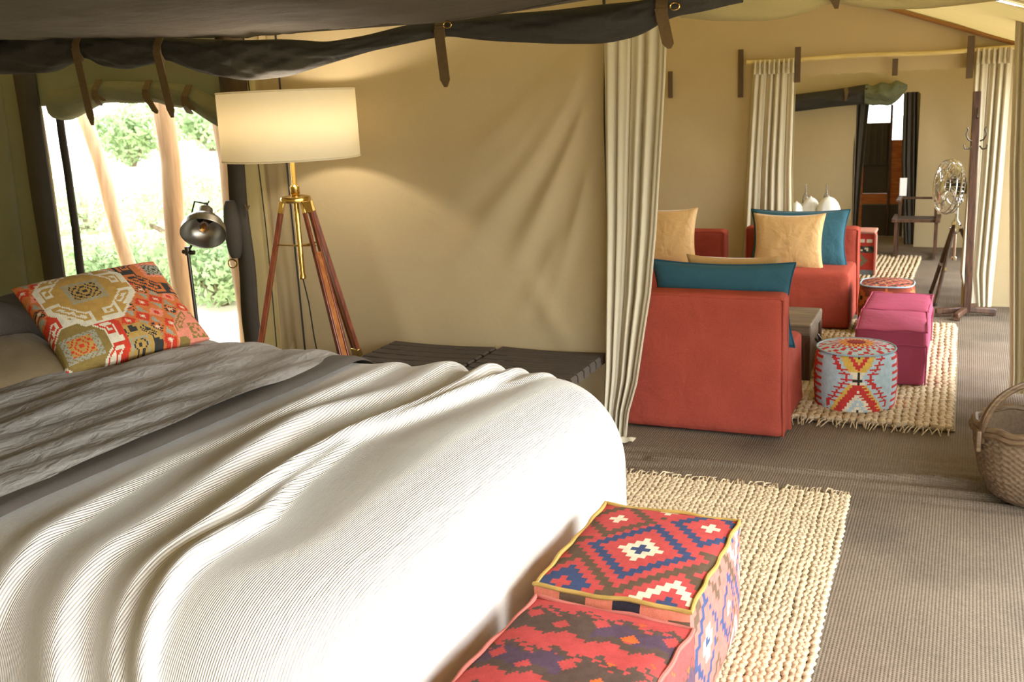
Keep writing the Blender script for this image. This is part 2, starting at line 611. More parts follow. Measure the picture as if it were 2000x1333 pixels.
wb_ = wall_y('wall_back', YB, -7.4, -1.84, MT['canvas'], holes=[(-6.08, -4.40, 0.30, 2.16)], disp=back_disp, step=0.03)
wall_y('wall_header', YB, -1.84, XR, MT['canvas'], z0=2.36)
wall_y('wall_lounge', YL, -4.2, XR, MT['canvas'], holes=[(-1.46, -0.0, 0.0, 2.02)],
       disp=lambda X, Z: 0.012 * snoise(X, Z, s=2.2, k=2) + 0.012 * np.sin((X * 0.6 + Z) * 6.0) * np.exp(-((X + 2.2) / 0.7) ** 2) * np.exp(-((Z - 1.5) / .5) ** 2))
wall_y('wall_far', YF, -4.2, XR, MT['canvas'], holes=[(-1.25, -0.55, 0.0, 1.80)],
       disp=lambda X, Z: 0.015 * snoise(X, Z, s=2.5, k=3) + 0.03 * np.sin((X + Z * 0.35) * 9) * np.exp(-((X + 0.3) / 0.25) ** 2) * np.exp(-((Z - 1.2) / .6) ** 2))
wall_x('wall_left', -7.4, -2.0, YB, MT['canvas_side'])
wall_y('wall_front', -2.0, -7.4, XR, MT['canvas'], step=0.2)
wall_x('wall_right', XR, -2.0, 15.6, MT['canvas_side'], holes=[(-1.2, 4.7, -1, 2.0), (6.75, 9.4, -1, 1.95), (10.2, 12.0, -1, 1.9)])
wall_x('wall_side', -4.2, YB, 15.6, MT['canvas_side'])
# bathroom behind the far wall: dim shell with one opening
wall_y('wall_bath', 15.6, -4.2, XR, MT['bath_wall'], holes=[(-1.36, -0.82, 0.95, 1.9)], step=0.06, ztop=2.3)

rb = MB()
xs = np.concatenate([np.linspace(-7.5, -3.0, 24), np.linspace(-3.0, 0.95, 24)[1:]])
ys = np.linspace(-2.1, YB, 40)
X, Y = np.meshgrid(xs, ys, indexing='ij')
rb.grid(np.stack([X, Y, roof_z(X) + 0.01 + 0.015 * snoise(X, Y, s=2)], -1))
tag(rb.build('ceiling', MT['roof'], angle=80), kind='structure')
rb = MB()
xs = np.concatenate([np.linspace(-4.3, -3.0, 8), np.linspace(-3.0, 0.95, 40)[1:]])
ys = np.linspace(YB, 15.7, 110)
X, Y = np.meshgrid(xs, ys, indexing='ij')
rb.grid(np.stack([X, Y, roof_z(X) + 0.004 + 0.012 * snoise(X, Y, s=2.2, k=2)], -1))
c2 = tag(rb.build('ceiling', MT['roof'], angle=80), kind='structure')
# brown webbing seam where the roof meets the lounge wall
xs = np.linspace(-2.9, XR - 0.02, 40)
MB().tube([(x, YL - 0.04, float(roof_z(x)) - 0.03) for x in xs], 0.035, 8, flat=0.5).build('roof_seam', MT['beam'], c2)

# ---- webbing strips on the back wall and window edging (structure trims)
t = tag(empty('window_1', (-5.2, YB, 0.3)), kind='structure')


def wpart(mb, name, mat, par, off, **k):
    mb.v = [(x - off[0], y - off[1], z - off[2]) for x, y, z in mb.v]
    return mb.build(name, mat, par, **k)


W0 = (-5.2, YB, 0.3)


def strip(x0, x1, z0, z1, y, th=0.02, wav=0.012, k=0):
    zs = np.linspace(z0, z1, 40)
    P = np.zeros((2, 40, 3))
    w = wav * snoise(zs, zs * 0.3, s=4, k=k)
    P[0] = np.stack([x0 + w, np.full(40, y), zs], -1)
    P[1] = np.stack([x1 + w * 0.6, np.full(40, y), zs], -1)
    return MB().grid(P)


wpart(strip(-6.19, -5.99, 0, 2.45, YB - 0.10, k=1), 'window_edging', MT['dark_strip'], t, W0, solid=0.02)
wpart(strip(-5.97, -5.905, 0.2, 2.3, YB + 0.02, k=2), 'window_edging', MT['dark_strip'], t, W0, solid=0.015)
wpart(strip(-4.45, -4.33, 0.0, 1.82, YB - 0.04, k=3), 'window_edging', MT['dark_strip'], t, W0, solid=0.03)
wpart(strip(-4.46, -4.24, 1.70, 2.5, YB - 0.03, k=3), 'window_edging', MT['webbing'], t, W0, solid=0.02)
# rolled flap thickening and toggle on the right edging
zs = np.linspace(0.98, 1.36, 14)
wpart(MB().tube([(-4.435, YB - 0.075, z) for z in zs], [0.03 + 0.028 * math.sin(math.pi * min(1, i / 13)) ** .5 for i in range(14)], 10), 'flap_roll', MT['dark_strip'], t, W0)
wpart(MB().tube([(-4.45 + 0.035 * math.cos(a), YB - 0.10, 0.945 + 0.028 * math.sin(a)) for a in np.linspace(0, 6.28, 16)[:-1]], 0.006, 6, closed=True), 'toggle_ring', MT['brass'], t, W0)
wpart(MB().tube([(-4.33, YB - .06, 1.33), (-4.29, YB - .09, 1.30), (-4.27, YB - .09, 1.33)], 0.006, 6), 'toggle_hook', MT['leather'], t, W0)
wpart(strip(-6.10, -4.38, 0.0, 0.30, YB - 0.01, wav=0), 'window_sill', MT['canvas'], t, W0)
# black zip seams on the back wall
for x, z0, z1, k, w in ((-1.845, 0.0, 2.5, 0, .016), (-3.99, 0.0, 2.5, 1, .012), (-4.205, 0.0, 2.5, 2, .008)):
    zz = np.linspace(z0, z1, 40)
    mb = MB().tube([(x + 0.02 * float(snoise(z, 0.3, s=1.5, k=k)), YB - 0.045, z) for z in zz], w / 2, 6)
    o = mb.build('zip_seam', MT['black'], wb_)
# lounge wall webbing loops
wl = bpy.data.objects['wall_lounge']


def loop_strap(x, z0, z1, y, w=0.045, par=None, mat='webbing'):
    return MB().box((x, y - 0.014, (z0 + z1) / 2), (w, 0.02, z1 - z0)).build('strap', MT[mat], par, bevel=0.004)


loop_strap(-2.58, 1.87, 2.11, YL, .04, wl)
loop_strap(-1.93, 1.85, 2.27, YL, .045, wl)
loop_strap(-1.415, 1.96, 2.26, YL - 0.10, .05, wl)
loop_strap(-0.035, 1.93, 2.27, YL - 0.10, .055, wl)

# ================================================================== BED
BED = dict(x0=-4.5, x1=-1.335, y0=1.72, y1=4.42, top=0.70, r=0.36)


def drape(U, V, off, dmax, disp=None, r=None, top=None):
    """flat cloth coordinates -> cloth over the rounded bed"""
    r = (r or BED['r'])
    ins = r
    cx0, cx1, cy0, cy1 = BED['x0'] - 5, BED['x1'] - ins, BED['y0'] + ins, BED['y1'] - ins
    R2 = 0.16                                    # plan corner radius of the core
    qx = np.clip(U, cx0, cx1 - R2)
    qy = np.clip(V, cy0 + R2, cy1 - R2)
    ex, ey = U - qx, V - qy
    dd = np.sqrt(ex ** 2 + ey ** 2) + 1e-9
    nx, ny = ex / dd, ey / dd
    k = np.minimum(dd, R2)
    qx, qy = qx + nx * k, qy + ny * k
    d = np.maximum(dd - R2, 0)
    d = np.minimum(d, dmax)
    arc = r * math.pi / 2
    a = np.minimum(d, arc) / r
    lat = r * np.sin(a)
    drop = r * (1 - np.cos(a)) + np.maximum(d - arc, 0)
    lat = lat + 0.02 * np.maximum(d - arc, 0)
    z = (top or BED['top']) - drop
    Nx, Ny, Nz = nx * np.sin(a), ny * np.sin(a), np.cos(a)
    o = off + (disp if disp is not None else 0)
    return np.stack([qx + nx * lat + Nx * o, qy + ny * lat + Ny * o, z + Nz * o], -1), d


bed = tag(empty('bed', (-2.9, 3.05, 0)), 'wide low bed under a white bedspread and grey duvet', 'bed')
B0 = (-2.9, 3.05, 0)
mb = MB().box((-2.94, 3.07, 0.16), (2.84, 2.36, 0.16))
wpart(mb, 'bed_base', fabric('bed_base_cloth', lin('8f7358'), var=0.15, wb=0.2), bed, B0, bevel=0.02)
mb = MB().box((-2.92, 3.07, 0.42), (2.90, 2.40, 0.34))
wpart(mb, 'mattress', MT['white_cloth'], bed, B0, bevel=0.09)
for sx in (-4.2, -1.85):
    for sy in (2.05, 4.1):
        wpart(MB().tube([(sx, sy, 0.0), (sx, sy, 0.09)], 0.04, 12), 'leg', MT['dark_wood'], bed, B0)

# ridges of the bedspread: polylines over the bed top, traced x as a function of y
RIDGES = [
    ([(715, 727), (495, 820), (330, 886), (165, 980), (0, 1084)], 0.036, 0.050, 0.0),
    ([(800, 743), (605, 809), (440, 908), (247, 1029), (110, 1120), (40, 1200)], 0.062, 0.060, 0.0),
    ([(880, 757), (632, 864), (522, 941), (385, 1029), (247, 1111), (165, 1194), (132, 1260)], 0.050, 0.034, 0.0),
    ([(960, 745), (690, 842), (575, 930), (506, 1007), (440, 1040), (330, 1117), (247, 1194), (209, 1254)], 0.055, 0.034, 0.0),
    ([(1040, 730), (900, 760), (790, 810), (700, 850)], 0.034, 0.05, 0.0),
]
RID = []
for pts, amp, w, _ in RIDGES:
    ws = sorted([(at_z(x, y, 0.75).y, at_z(x, y, 0.75).x) for x, y in pts])
    RID.append((np.array([q[0] for q in ws]), np.array([q[1] for q in ws]), amp, w))


def spread_disp(U, V):
    d = 0.004 * snoise(U, V * 0.5, s=5, k=1)
    for i, (yy, xx, amp, w) in enumerate(RID):
        xr = np.interp(V, yy, xx)
        # smooth the polyline a little
        xr = (xr + np.interp(V - 0.06, yy, xx) + np.interp(V + 0.06, yy, xx)) / 3
        e = (U - xr)
        prof = np.where(e > 0, np.exp(-(e / (w * 0.55)) ** 2), np.exp(-(e / (w * 2.1)) ** 2))
        env = 1.0 if i < 4 else np.clip((V - 3.5) / 0.4, 0, 1)
        env = env * (0.75 + 0.25 * np.sin(V * 4 + i * 2))
        d = d + amp * prof * env
    yy, xx = RID[3][:2]
    e4 = np.clip(U - np.interp(V, yy, xx), 0, None)
    d = d + 0.045 * (1 - np.exp(-(e4 / 0.20) ** 2))
    # soft hollows between, fading to the flat foot
    d = d + 0.010 * np.sin((U + 0.35 * V) * 9) * np.exp(-((U + 1.75) / 0.5) ** 2) * np.exp(-((V - 2.2) / 1.2) ** 2)
    # side hang flutes on the near side
    d = d + 0.012 * np.sin(U * 22) * np.clip((1.7 - V) / 0.4, 0, 1)
    d = d + 0.008 * np.sin(V * 7 + 1) * np.clip((U + 1.1) / 0.3, 0, 1)
    return d


us = np.linspace(-2.98, -0.74, 210)
vs_ = np.linspace(0.98, 5.05, 330)
U, V = np.meshgrid(us, vs_, indexing='ij')
hem = 0.80 + 0.022 * np.sin(V * 8.5) + 0.012 * np.sin(V * 19 + 1) + 0.02 * np.sin(U * 6)
P, d = drape(U, V, 0.012, hem, spread_disp(U, V))
bs = MB().grid(P).build('bedspread', MT['spread'], angle=180)
tag(bs, 'white ribbed bedspread with gathered folds draped over foot of bed', 'bedspread')


def duvet_disp(U, V):
    d = 0.014 * snoise(U, V * 0.5, s=4, k=2) + 0.006 * snoise(U, V * 0.4, s=13, k=1)
    d = d + 0.010 * np.sin((U + 0.10 * V) * 17 + 2.0 * np.sin(V * 1.7)) + 0.006 * np.sin((U - 0.2 * V) * 33 + 1.5 * np.sin(V * 2.3))
    edge = np.clip((U + 2.86) / 0.10, 0, 1)
    return d + 0.035 - 0.030 * edge ** 2


us = np.linspace(-4.55, -2.80, 150)
vs_ = np.linspace(0.98, 5.0, 300)
U, V = np.meshgrid(us, vs_, indexing='ij')
Usk = U + 0.03 * np.sin(V * 1.9 + 0.6) * np.clip((U + 3.4) / 0.5, 0, 1)
P, d = drape(Usk, V, 0.030, 0.75 + 0 * U, duvet_disp(U, V))
dv = MB().grid(P).build('duvet', MT['duvet'], angle=180)
tag(dv, 'crumpled grey linen duvet turned back over upper half of bed', 'duvet')
us = np.linspace(-2.90, -2.70, 24)
U, V = np.meshgrid(us, vs_, indexing='ij')
Usk = U + 0.03 * np.sin(V * 1.9 + 0.6)
edge = np.clip((U + 2.76) / 0.06, 0, 1)
P, d = drape(Usk, V, 0.034, 0.75 + 0 * U, 0.008 * snoise(U, V * 0.4, s=4, k=2) - 0.018 * edge ** 2 + 0.010)
b_ = MB().grid(P).build('lining_band', MT['band'], dv, angle=180)
b_['label'] = 'smooth dark grey border along duvet edge'


# ---- cushions
def pillow_grid(w, h, t, n=40, pinch=0.06, power=0.42, seed=0, sag=0.0):
    """front and back surface of a pillow lying in local XZ, thickness along Y"""
    u = np.linspace(-1, 1, n)
    Ug, Vg = np.meshgrid(u, u, indexing='ij')
    ex = 1 - pinch * (1 - np.abs(Ug) ** 1.5) * 0 - pinch * (1 - Vg ** 2) * np.abs(Ug) ** 6
    ez = 1 - pinch * (1 - Ug ** 2) * np.abs(Vg) ** 6
    bul = np.clip((1 - Ug ** 2) * (1 - Vg ** 2), 0, 1) ** power
    nn = 0.03 * snoise(Ug, Vg, s=4, k=seed % 4) * bul
    Xp = Ug * w / 2 * ex
    Zp = Vg * h / 2 * ez - sag * (1 - Vg) * 0
    F = np.stack([Xp, -t / 2 * (bul + nn), Zp], -1)
    Bk = np.stack([Xp, t / 2 * (bul + nn * 0.5), Zp], -1)
    return F, Bk


def cushion(name, label, cat, mat, mat_edge, w, h, t, Mx, cols=None, n=40, seed=0, group=None, edge_r=0.006, power=0.42, edge_label=None, pinch=0.06):
    F, Bk = pillow_grid(w, h, t, n, seed=seed, power=power, pinch=pinch)
    mb = MB()
    if cols is not None:
        cb = [[cols[n - 2 - i][j] for j in range(n - 1)] for i in range(n - 1)]
        mb.grid(F, cols=cols)
        mb.grid(Bk[::-1], cols=cb)
    else:
        mb.grid(F)
        mb.grid(Bk[::-1])
    o = mb.build(name, mat, angle=180)
    o.matrix_world = Mx
    tag(o, label, cat, group)
    if mat_edge:
        loop = [F[i, 0] for i in range(n)] + [F[n - 1, j] for j in range(1, n)] + [F[i, n - 1] for i in range(n - 2, -1, -1)] + [F[0, j] for j in range(n - 2, 0, -1)]
        e = MB().tube(loop, edge_r, 6, closed=True).build('piping', mat_edge, o)
    return o


def frame(o, xaxis, zaxis):
    x = Vector(xaxis).normalized()
    z = Vector(zaxis)
    z = (z - x * z.dot(x)).normalized()
    y = z.cross(x)
    m = Matrix((x, y, z)).transposed().to_4x4()
    m.translation = Vector(o)
    return m


# ---- kilim cushion on the bed
HOOK = ["11111111", "10000011", "10111011", "10101011", "10001011", "11111011", "00000011", "00000011"]
K = {k: lin(v) for k, v in dict(or_='c9733f', red='c8402c', pink='dd8a72', tan='b8914c', white='d9d0b6', dark='3c3b38', grey='9c9a86', olive='8a7440', gold='b59250', peach='d69a78').items()}


def hookring(x, y, rad, n_side, fg, bgc, core, edge):
    ax, ay = abs(x), abs(y)
    dd = max(ax * 0.92, ay, (ax + ay) * 0.68) / rad
    if dd > 1:
        return None
    if dd > 0.95:
        return edge
    if dd > 0.60:
        tt = int((0.95 - dd) / 0.35 * 8)
        s = (y / rad if ax > ay else x / rad) * n_side * 0.5 + 10
        ss = int((s % 1) * 8)
        return fg if HOOK[7 - min(tt, 7)][ss] == '1' else bgc
    dr = max(ax * 0.8, ay * 1.05) / rad
    if dr > 0.36:
        return core[0]
    if dr > 0.25:
        return core[1] if (int(ax * 90) + int(ay * 90)) % 4 else core[0]
    return core[2] if (int(abs(x) * 60) + int(abs(y) * 60)) % 3 else core[3]


def kilim_cushion_col(u, v):
    x, y = u * 1.30, v
    r_ = hookring((x - 0.47), (y - 0.68), 0.36, 3, K['tan'], K['white'], (K['tan'], K['grey'], K['gold'], K['dark']), K['white'])
    if r_:
        return r_
    r_ = hookring((x - 1.20), (y - 0.83), 0.33, 3, K['dark'], K['or_'], (K['or_'], K['pink'], K['grey'], K['dark']), K['dark'])
    if r_:
        return r_
    r_ = hookring((x - 0.20), (y - 0.16), 0.34, 3, K['white'], K['red'], (K['olive'], K['grey'], K['tan'], K['red']), K['red'])
    if r_:
        return r_
    r_ = hookring((x - 1.22), (y - 0.08), 0.20, 2, K['pink'], K['olive'], (K['pink'], K['olive'], K['pink'], K['olive']), K['pink'])
    if r_:
        return r_
    r_ = hookring((x - 0.66), (y - 0.04), 0.19, 2, K['dark'], K['gold'], (K['gold'], K['grey'], K['gold'], K['dark']), K['gold'])
    if r_:
        return r_
    # lattice of small diamonds
    a, b = (x + y * 0.55) / 0.145, (y - x * 0.10) / 0.135
    i, j = math.floor(a), math.floor(b)
    fx, fy = abs(a - i - 0.5), abs(b - j - 0.5)
    dd = fx + fy
    kk = (i + 2 * j) % 4
    if dd < 0.46:
        c = (K['red'], K['pink'], K['or_'], K['red'])[kk]
        if dd < 0.11:
            return K['white'] if kk != 1 else K['red']
        if dd < 0.20:
            return K['peach'] if kk != 1 else K['red']
        if kk == 2 and (int(fx * 16) + int(fy * 16)) % 2:
            return K['dark']
        return c
    return K['grey'] if (kk % 2 == 0 and dd > 0.62) else K['or_']


n = 96
ccols = [[kilim_cushion_col((i + .5) / (n - 1), (j + .5) / (n - 1)) for j in range(n - 1)] for i in range(n - 1)]
BLc, BRc = at_z(138, 728, 0.77), at_z(402, 664, 0.79)


def far_on_ray(px, py, o, dist):
    d = ray(px, py).normalized()
    s = Vector((0, 0, CAM_H)) - o
    b = s.dot(d)
    c = s.length_squared - dist * dist
    disc = b * b - c
    return Vector((0, 0, CAM_H)) + d * (-b + math.sqrt(max(disc, 0)))


TLc = far_on_ray(22, 570, BLc, 0.62)
TRc = far_on_ray(302, 512, BRc, 0.62)
cen = (BLc + BRc + TLc + TRc) / 4
wv = ((BRc - BLc) + (TRc - TLc)) / 2
hv = ((TLc - BLc) + (TRc - BRc)) / 2
kc = cushion('kilim_cushion', 'orange and red kilim cushion with hooked medallions leaning on bed pillows', 'cushion', MT['kilim'], None,
             wv.length * 1.03, hv.length * 1.03, 0.20, frame(cen, wv, hv), cols=ccols, n=n, seed=1, power=0.36)


def px_pillow(name, label, mat, pts, t, seed, dist=None, zb=0.74, n=40, group=None):
    BL, BR = at_z(*pts[0], zb), at_z(*pts[1], zb)
    TL, TR = far_on_ray(*pts[2], BL, dist), far_on_ray(*pts[3], BR, dist)
    c = (BL + BR + TL + TR) / 4
    w = ((BR - BL) + (TR - TL)) / 2
    h = ((TL - BL) + (TR - BR)) / 2
    return cushion(name, label, 'pillow', mat, None, w.length, h.length, t, frame(c, w, h), n=n, seed=seed, power=0.35, group=group)


def flat_pillow(name, label, mat, c, yaw, tilt, w, h, t, seed):
    R = Matrix.Translation(c) @ Matrix.Rotation(yaw, 4, 'Z') @ Matrix.Rotation(tilt, 4, 'X')
    return cushion(name, label, 'pillow', mat, None, w, h, t, R, n=44, seed=seed, power=0.34)


flat_pillow('bed_pillow', 'plump olive brown pillow lying at bottom left behind kilim cushion', MT['pillow_olive'], (-4.12, 3.20, 0.80), math.radians(80), math.radians(-72), 0.80, 0.50, 0.20, 2)
flat_pillow('bed_pillow', 'dark grey pillow propped up at the left behind kilim cushion', MT['pillow_grey'], (-4.46, 3.45, 0.87), math.radians(80), math.radians(-62), 0.80, 0.52, 0.20, 3)
flat_pillow('bed_pillow', 'dark grey pillow mostly hidden behind top edge of kilim cushion', MT['pillow_grey'], (-4.42, 4.02, 0.90), math.radians(86), math.radians(-54), 0.62, 0.46, 0.17, 0)


# ================================================================== KILIM OTTOMANS at the bed foot
def steps(i, j, cx, cy, a=1.0, b=1.0):
    return abs(i - cx) * a + abs(j - cy) * b


KR, KN, KB, KW, KP, KO = lin('b54845'), lin('3d4868'), lin('5f4c3c'), lin('d4c8ae'), lin('cf7a62'), lin('d8602e')
KPU = lin('5e4450')


def scheme(d, s):
    return s[int(min(max(d, 0), len(s) - 1))]


S1 = [KN, KN, KW, KW, KR, KR, KR, KN, KN, KR, KR, KB, KB, KB, KR, KR, KR, KR, KR, KR]
S2 = [KW, KW, KR, KR, KR, KB, KB, KR, KR, KR, KR, KN, KN, KR]
S3 = [KW, KW, KR, KR, KR, KN, KN, KR, KR, KR, KR, KB, KB, KR]
S4 = [KR, KR, KN, KN, KN, KR, KR, KB, KB, KB, KR, KR, KN, KR]
S5 = [KN, KN, KR, KR, KW, KW, KR, KR, KB, KB, KB, KR, KR, KR]


def top1(i, j, nx, ny):
    c = [(nx * .52, ny * .48, S1), (nx * .18, ny * .80, S2), (nx * .86, ny * .82, S3), (nx * .14, ny * .06, S4), (nx * .84, ny * .02, S5), (nx * .52, ny * 1.12, S5)]
    c = [(math.floor(a_), math.floor(b_), s_) for a_, b_, s_ in c]
    m0 = steps(i, j, c[0][0], c[0][1])
    b = min(c[1:], key=lambda q: steps(i, j, q[0], q[1]) + (3 if q[2] in (S2, S3) else 5))
    if m0 <= steps(i, j, b[0], b[1]) + (3 if b[2] in (S2, S3) else 5):
        b = c[0]
    return scheme(round(steps(i, j, b[0], b[1])), b[2])


def side1(i, j, nx, ny):
    c = [(nx * .2, ny * .55, S1), (nx * .6, ny * .5, S3), (nx * .95, ny * .6, S1), (nx * .4, ny * -.05, S2), (nx * .4, ny * 1.05, S2), (nx * .78, ny * 1.0, S5), (nx * .78, 0, S5)]
    b = min(c, key=lambda q: steps(i + .5, j + .5, q[0], q[1], 1.5, .8))
    q = {KR: lin('c4665c')}.get(scheme(round(steps(i, j, b[0], b[1], 1.5, .8)), b[2]), None)
    c_ = scheme(round(steps(i, j, b[0], b[1], 1.5, .8)), b[2])
    return q if (q and c_ == KR) else c_


def front1(i, j, nx, ny):
    k = (i // 4 + (ny - j) // 3) % 5
    return (KP, KB, KP, lin('2e2c34'), KW if (i // 4) % 3 == 2 else KP)[k]


def top2(i, j, nx, ny):
    tri = abs((i % 16) - 8)
    t_ = (j + tri // 2 + 3) % 26
    ser = (i // 2) % 2
    si, sj = i % 13 - 6, (j + 6 * ((i // 13) % 2)) % 14 - 7
    star = abs(si) + abs(sj) if abs(si) * abs(sj) < 5 else 9
    if star < 4 and 7 < t_ < 25:
        return KO if (i > nx * .55 and (i // 13 + j // 14) % 2) else KR
    if t_ < 4 + ser:
        return KR
    if t_ < 8 + ser:
        return lin('57453c')
    if t_ < 18 - ser:
        return lin('554150') if (i // 32 + j // 26) % 2 else lin('57453c')
    if t_ < 22 - ser:
        return KR if (i // 3 + j // 2) % 3 == 0 else lin('57453c')
    return KR


def side2(i, j, nx, ny):
    return top2(i + 7, j + 3, nx, ny)


def ottoman(name, label, loc, rz, sx, sy, sz, nx, ny, nz, topf, frontf, sidef, pipe_mat, bul=0.02, seed=0):
    root = tag(empty(name, loc, rz), label, 'ottoman', 'kilim ottomans at the bed foot')

    def face(o, a, b, nrm, na, nb, fn):
        o, a, b, nrm = map(np.array, (o, a, b, nrm))
        ua = np.linspace(0, 1, na + 1)
        ub = np.linspace(0, 1, nb + 1)
        A, B = np.meshgrid(ua, ub, indexing='ij')
        bl = bul * (np.clip(16 * A * (1 - A) * B * (1 - B), 0, 1) ** .5) + 0.004 * snoise(A, B, s=6, k=seed) * (A * (1 - A) * B * (1 - B) * 16) ** .3
        P = o + A[..., None] * a + B[..., None] * b + bl[..., None] * nrm
        cols = [[fn(i, j, na, nb) for j in range(nb)] for i in range(na)]
        return P, cols

    x, y = sx / 2, sy / 2
    zt = sz
    body = MB()
    P, c = face((-x, -y, 0.01), (sx, 0, 0), (0, 0, zt - 0.01), (0, -1, 0), nx, nz, frontf)
    body.grid(P, cols=c)
    P, c = face((x, -y, 0.01), (0, sy, 0), (0, 0, zt - 0.01), (1, 0, 0), ny, nz, sidef)
    body.grid(P, cols=c)
    P, c = face((x, y, 0.01), (-sx, 0, 0), (0, 0, zt - 0.01), (0, 1, 0), nx, nz, frontf)
    body.grid(P, cols=c)
    P, c = face((-x, y, 0.01), (0, -sy, 0), (0, 0, zt - 0.01), (-1, 0, 0), ny, nz, sidef)
    body.grid(P, cols=c)
    body.raw([(-x, -y, .01), (x, -y, .01), (x, y, .01), (-x, y, .01)], [(3, 2, 1, 0)], col=KB)
    body.build('body', MT['kilim'], root, angle=50)
    P, c = face((-x, -y, zt), (sx, 0, 0), (0, sy, 0), (0, 0, 1), nx, ny, topf)
    MB().grid(P, cols=c).build('top_panel', MT['kilim_y'], root, angle=50)
    nn = 30
    loop = []
    for k in range(nn):
        loop.append((-x + sx * k / nn, -y, zt))
    for k in range(nn):
        loop.append((x, -y + sy * k / nn, zt))
    for k in range(nn):
        loop.append((x - sx * k / nn, y, zt))
    for k in range(nn):
        loop.append((-x, y - sy * k / nn, zt))
    wob = [(p[0] + 0.003 * math.sin(i * .9), p[1] + 0.003 * math.cos(i * .7), p[2] + 0.002 + 0.004 * math.sin(i * .35 + seed)) for i, p in enumerate(loop)]
    MB().tube(wob, 0.0075, 8, closed=True).build('piping', pipe_mat, root)
    return root


pipe_y = fabric('mustard_piping', lin('a8894a'), var=0.1, vscale=30, fine=300, wb=0.2)
pipe_r = fabric('rose_piping', lin('b0645a'), var=0.1, vscale=30, fine=300, wb=0.2)
ottoman('kilim_ottoman', 'red and navy kilim ottoman with mustard piping on jute rug at bed foot', (-0.925, 3.05, 0.03), math.radians(-0.5), 0.50, 0.69, 0.42, 23, 27, 24, top1, front1, side1, pipe_y, seed=1)
ottoman('kilim_ottoman', 'crimson and brown kilim ottoman with rose piping at bottom of photo', (-0.915, 2.30, 0.03), math.radians(-3.5), 0.50, 0.66, 0.415, 62, 76, 46, top2, side2, side2, pipe_r, bul=0.032, seed=2)


# ================================================================== JUTE RUGS
def braid_mesh(length, rad, pitch, n=7, seed=0):
    m = int(length / pitch * 5)
    ts = np.linspace(0, length, m)
    ph = ts / pitch * 2 * math.pi + seed
    r_ = rad * (0.66 + 0.50 * np.abs(np.sin(ph / 2)) ** 0.7 + 0.07 * np.sin(ts * 19 + seed) + 0.05 * np.sin(ts * 47))
    pts = [(0.22 * rad * math.sin(p / 2) + 0.003 * math.sin(t_ * 7 + seed) + 0.002 * math.sin(t_ * 23), t_, 0) for p, t_ in zip(ph, ts)]
    mb = MB().tube(pts, list(r_), n, flat=0.62)
    me = bpy.data.meshes.new('braid_row')
    me.from_pydata(mb.v, [], mb.f)
    me.polygons.foreach_set('use_smooth', [True] * len(me.polygons))
    return me


def jute_rug(label, loc, rz, width, length, pitch, rad, kp, fringe=True, flen=0.095):
    root = tag(empty('jute_rug', loc, rz), label, 'rug')
    MB().box((width / 2, length / 2, 0.004), (width - 0.01, length - 0.02, 0.006)).build('backing', MT['jute_far'], root, smooth=False)
    meshes = [braid_mesh(length, rad, kp * s, seed=i * 1.7) for i, s in enumerate((1.0, 1.12, 0.92, 1.06, 0.97))]
    for me in meshes:
        me.materials.append(MT['jute'])
    nrow = int(width / pitch)
    for i in range(nrow):
        o = bpy.data.objects.new('braid_row', meshes[(i * 3) % 5])
        COL.objects.link(o)
        o.parent = root
        o.location = ((i + .5) * pitch, 0.008 * math.sin(i * 2.1), rad * 0.70 + 0.004)
        o.rotation_euler = (0, 0, 0.0007 * math.sin(i * 1.3))
    if fringe:
        mb = MB()
        for end in (0, 1):
            for i in range(nrow):
                for q in range(2):
                    x = (i + .25 + .5 * q + random.uniform(-.2, .2)) * pitch
                    y = length if end else 0
                    sg = 1 if end else -1
                    L_ = flen * random.uniform(.5, 1.15)
                    dx = random.uniform(-.5, .5) * L_
                    mb.tube([(x, y - sg * 0.02, 0.014), (x + dx * .4, y + sg * L_ * .5, 0.016 + random.uniform(0, .012)), (x + dx, y + sg * L_, 0.004)], [0.0045, 0.004, 0.0025], 5)
        f_ = mb.build('fringe', MT['jute'], root)
        f_['kind'] = 'stuff'
    return root


jute_rug('braided natural jute rug under kilim ottomans at the bed foot', (-1.66, 1.30, 0), math.radians(1.4), 1.32, 3.50, 0.0235, 0.0145, 0.026)
jute_rug('ribbed jute rug under raspberry ottomans and round pouf in lounge', (-2.20, 5.98, 0), math.radians(0.4), 2.22, 2.72, 0.040, 0.022, 0.045)
# far rug: flat woven
jute_rug('pale jute rug by dark folding armchair in far room', (-1.30, 10.6, 0), math.radians(-1), 0.86, 1.62, 0.045, 0.016, 0.06, fringe=False)


# ================================================================== CANOPY AND ROLLED FLAPS
def ribbon(pts, w, th=0.006, side=(1, 0, 0)):
    """flat strap along pts, width along side"""
    mb = MB()
    pts = [Vector(p) for p in pts]
    s = Vector(side).normalized() * (w / 2)
    m = len(pts)
    vs2, fs = [], []
    for i, p in enumerate(pts):
        t_ = (pts[min(i + 1, m - 1)] - pts[max(i - 1, 0)]).normalized()
        nn = t_.cross(s.normalized()).normalized() * (th / 2)
        k = 0.35 if i in (m - 1,) else 1.0
        vs2 += [p - s * k - nn, p + s * k - nn, p + s * k + nn, p - s * k + nn]
    for i in range(m - 1):
        for k in range(4):
            fs.append((i * 4 + k, i * 4 + (k + 1) % 4, (i + 1) * 4 + (k + 1) % 4, (i + 1) * 4 + k))
    fs += [(3, 2, 1, 0), tuple((m - 1) * 4 + k for k in range(4))]
    return mb.raw(vs2, fs)


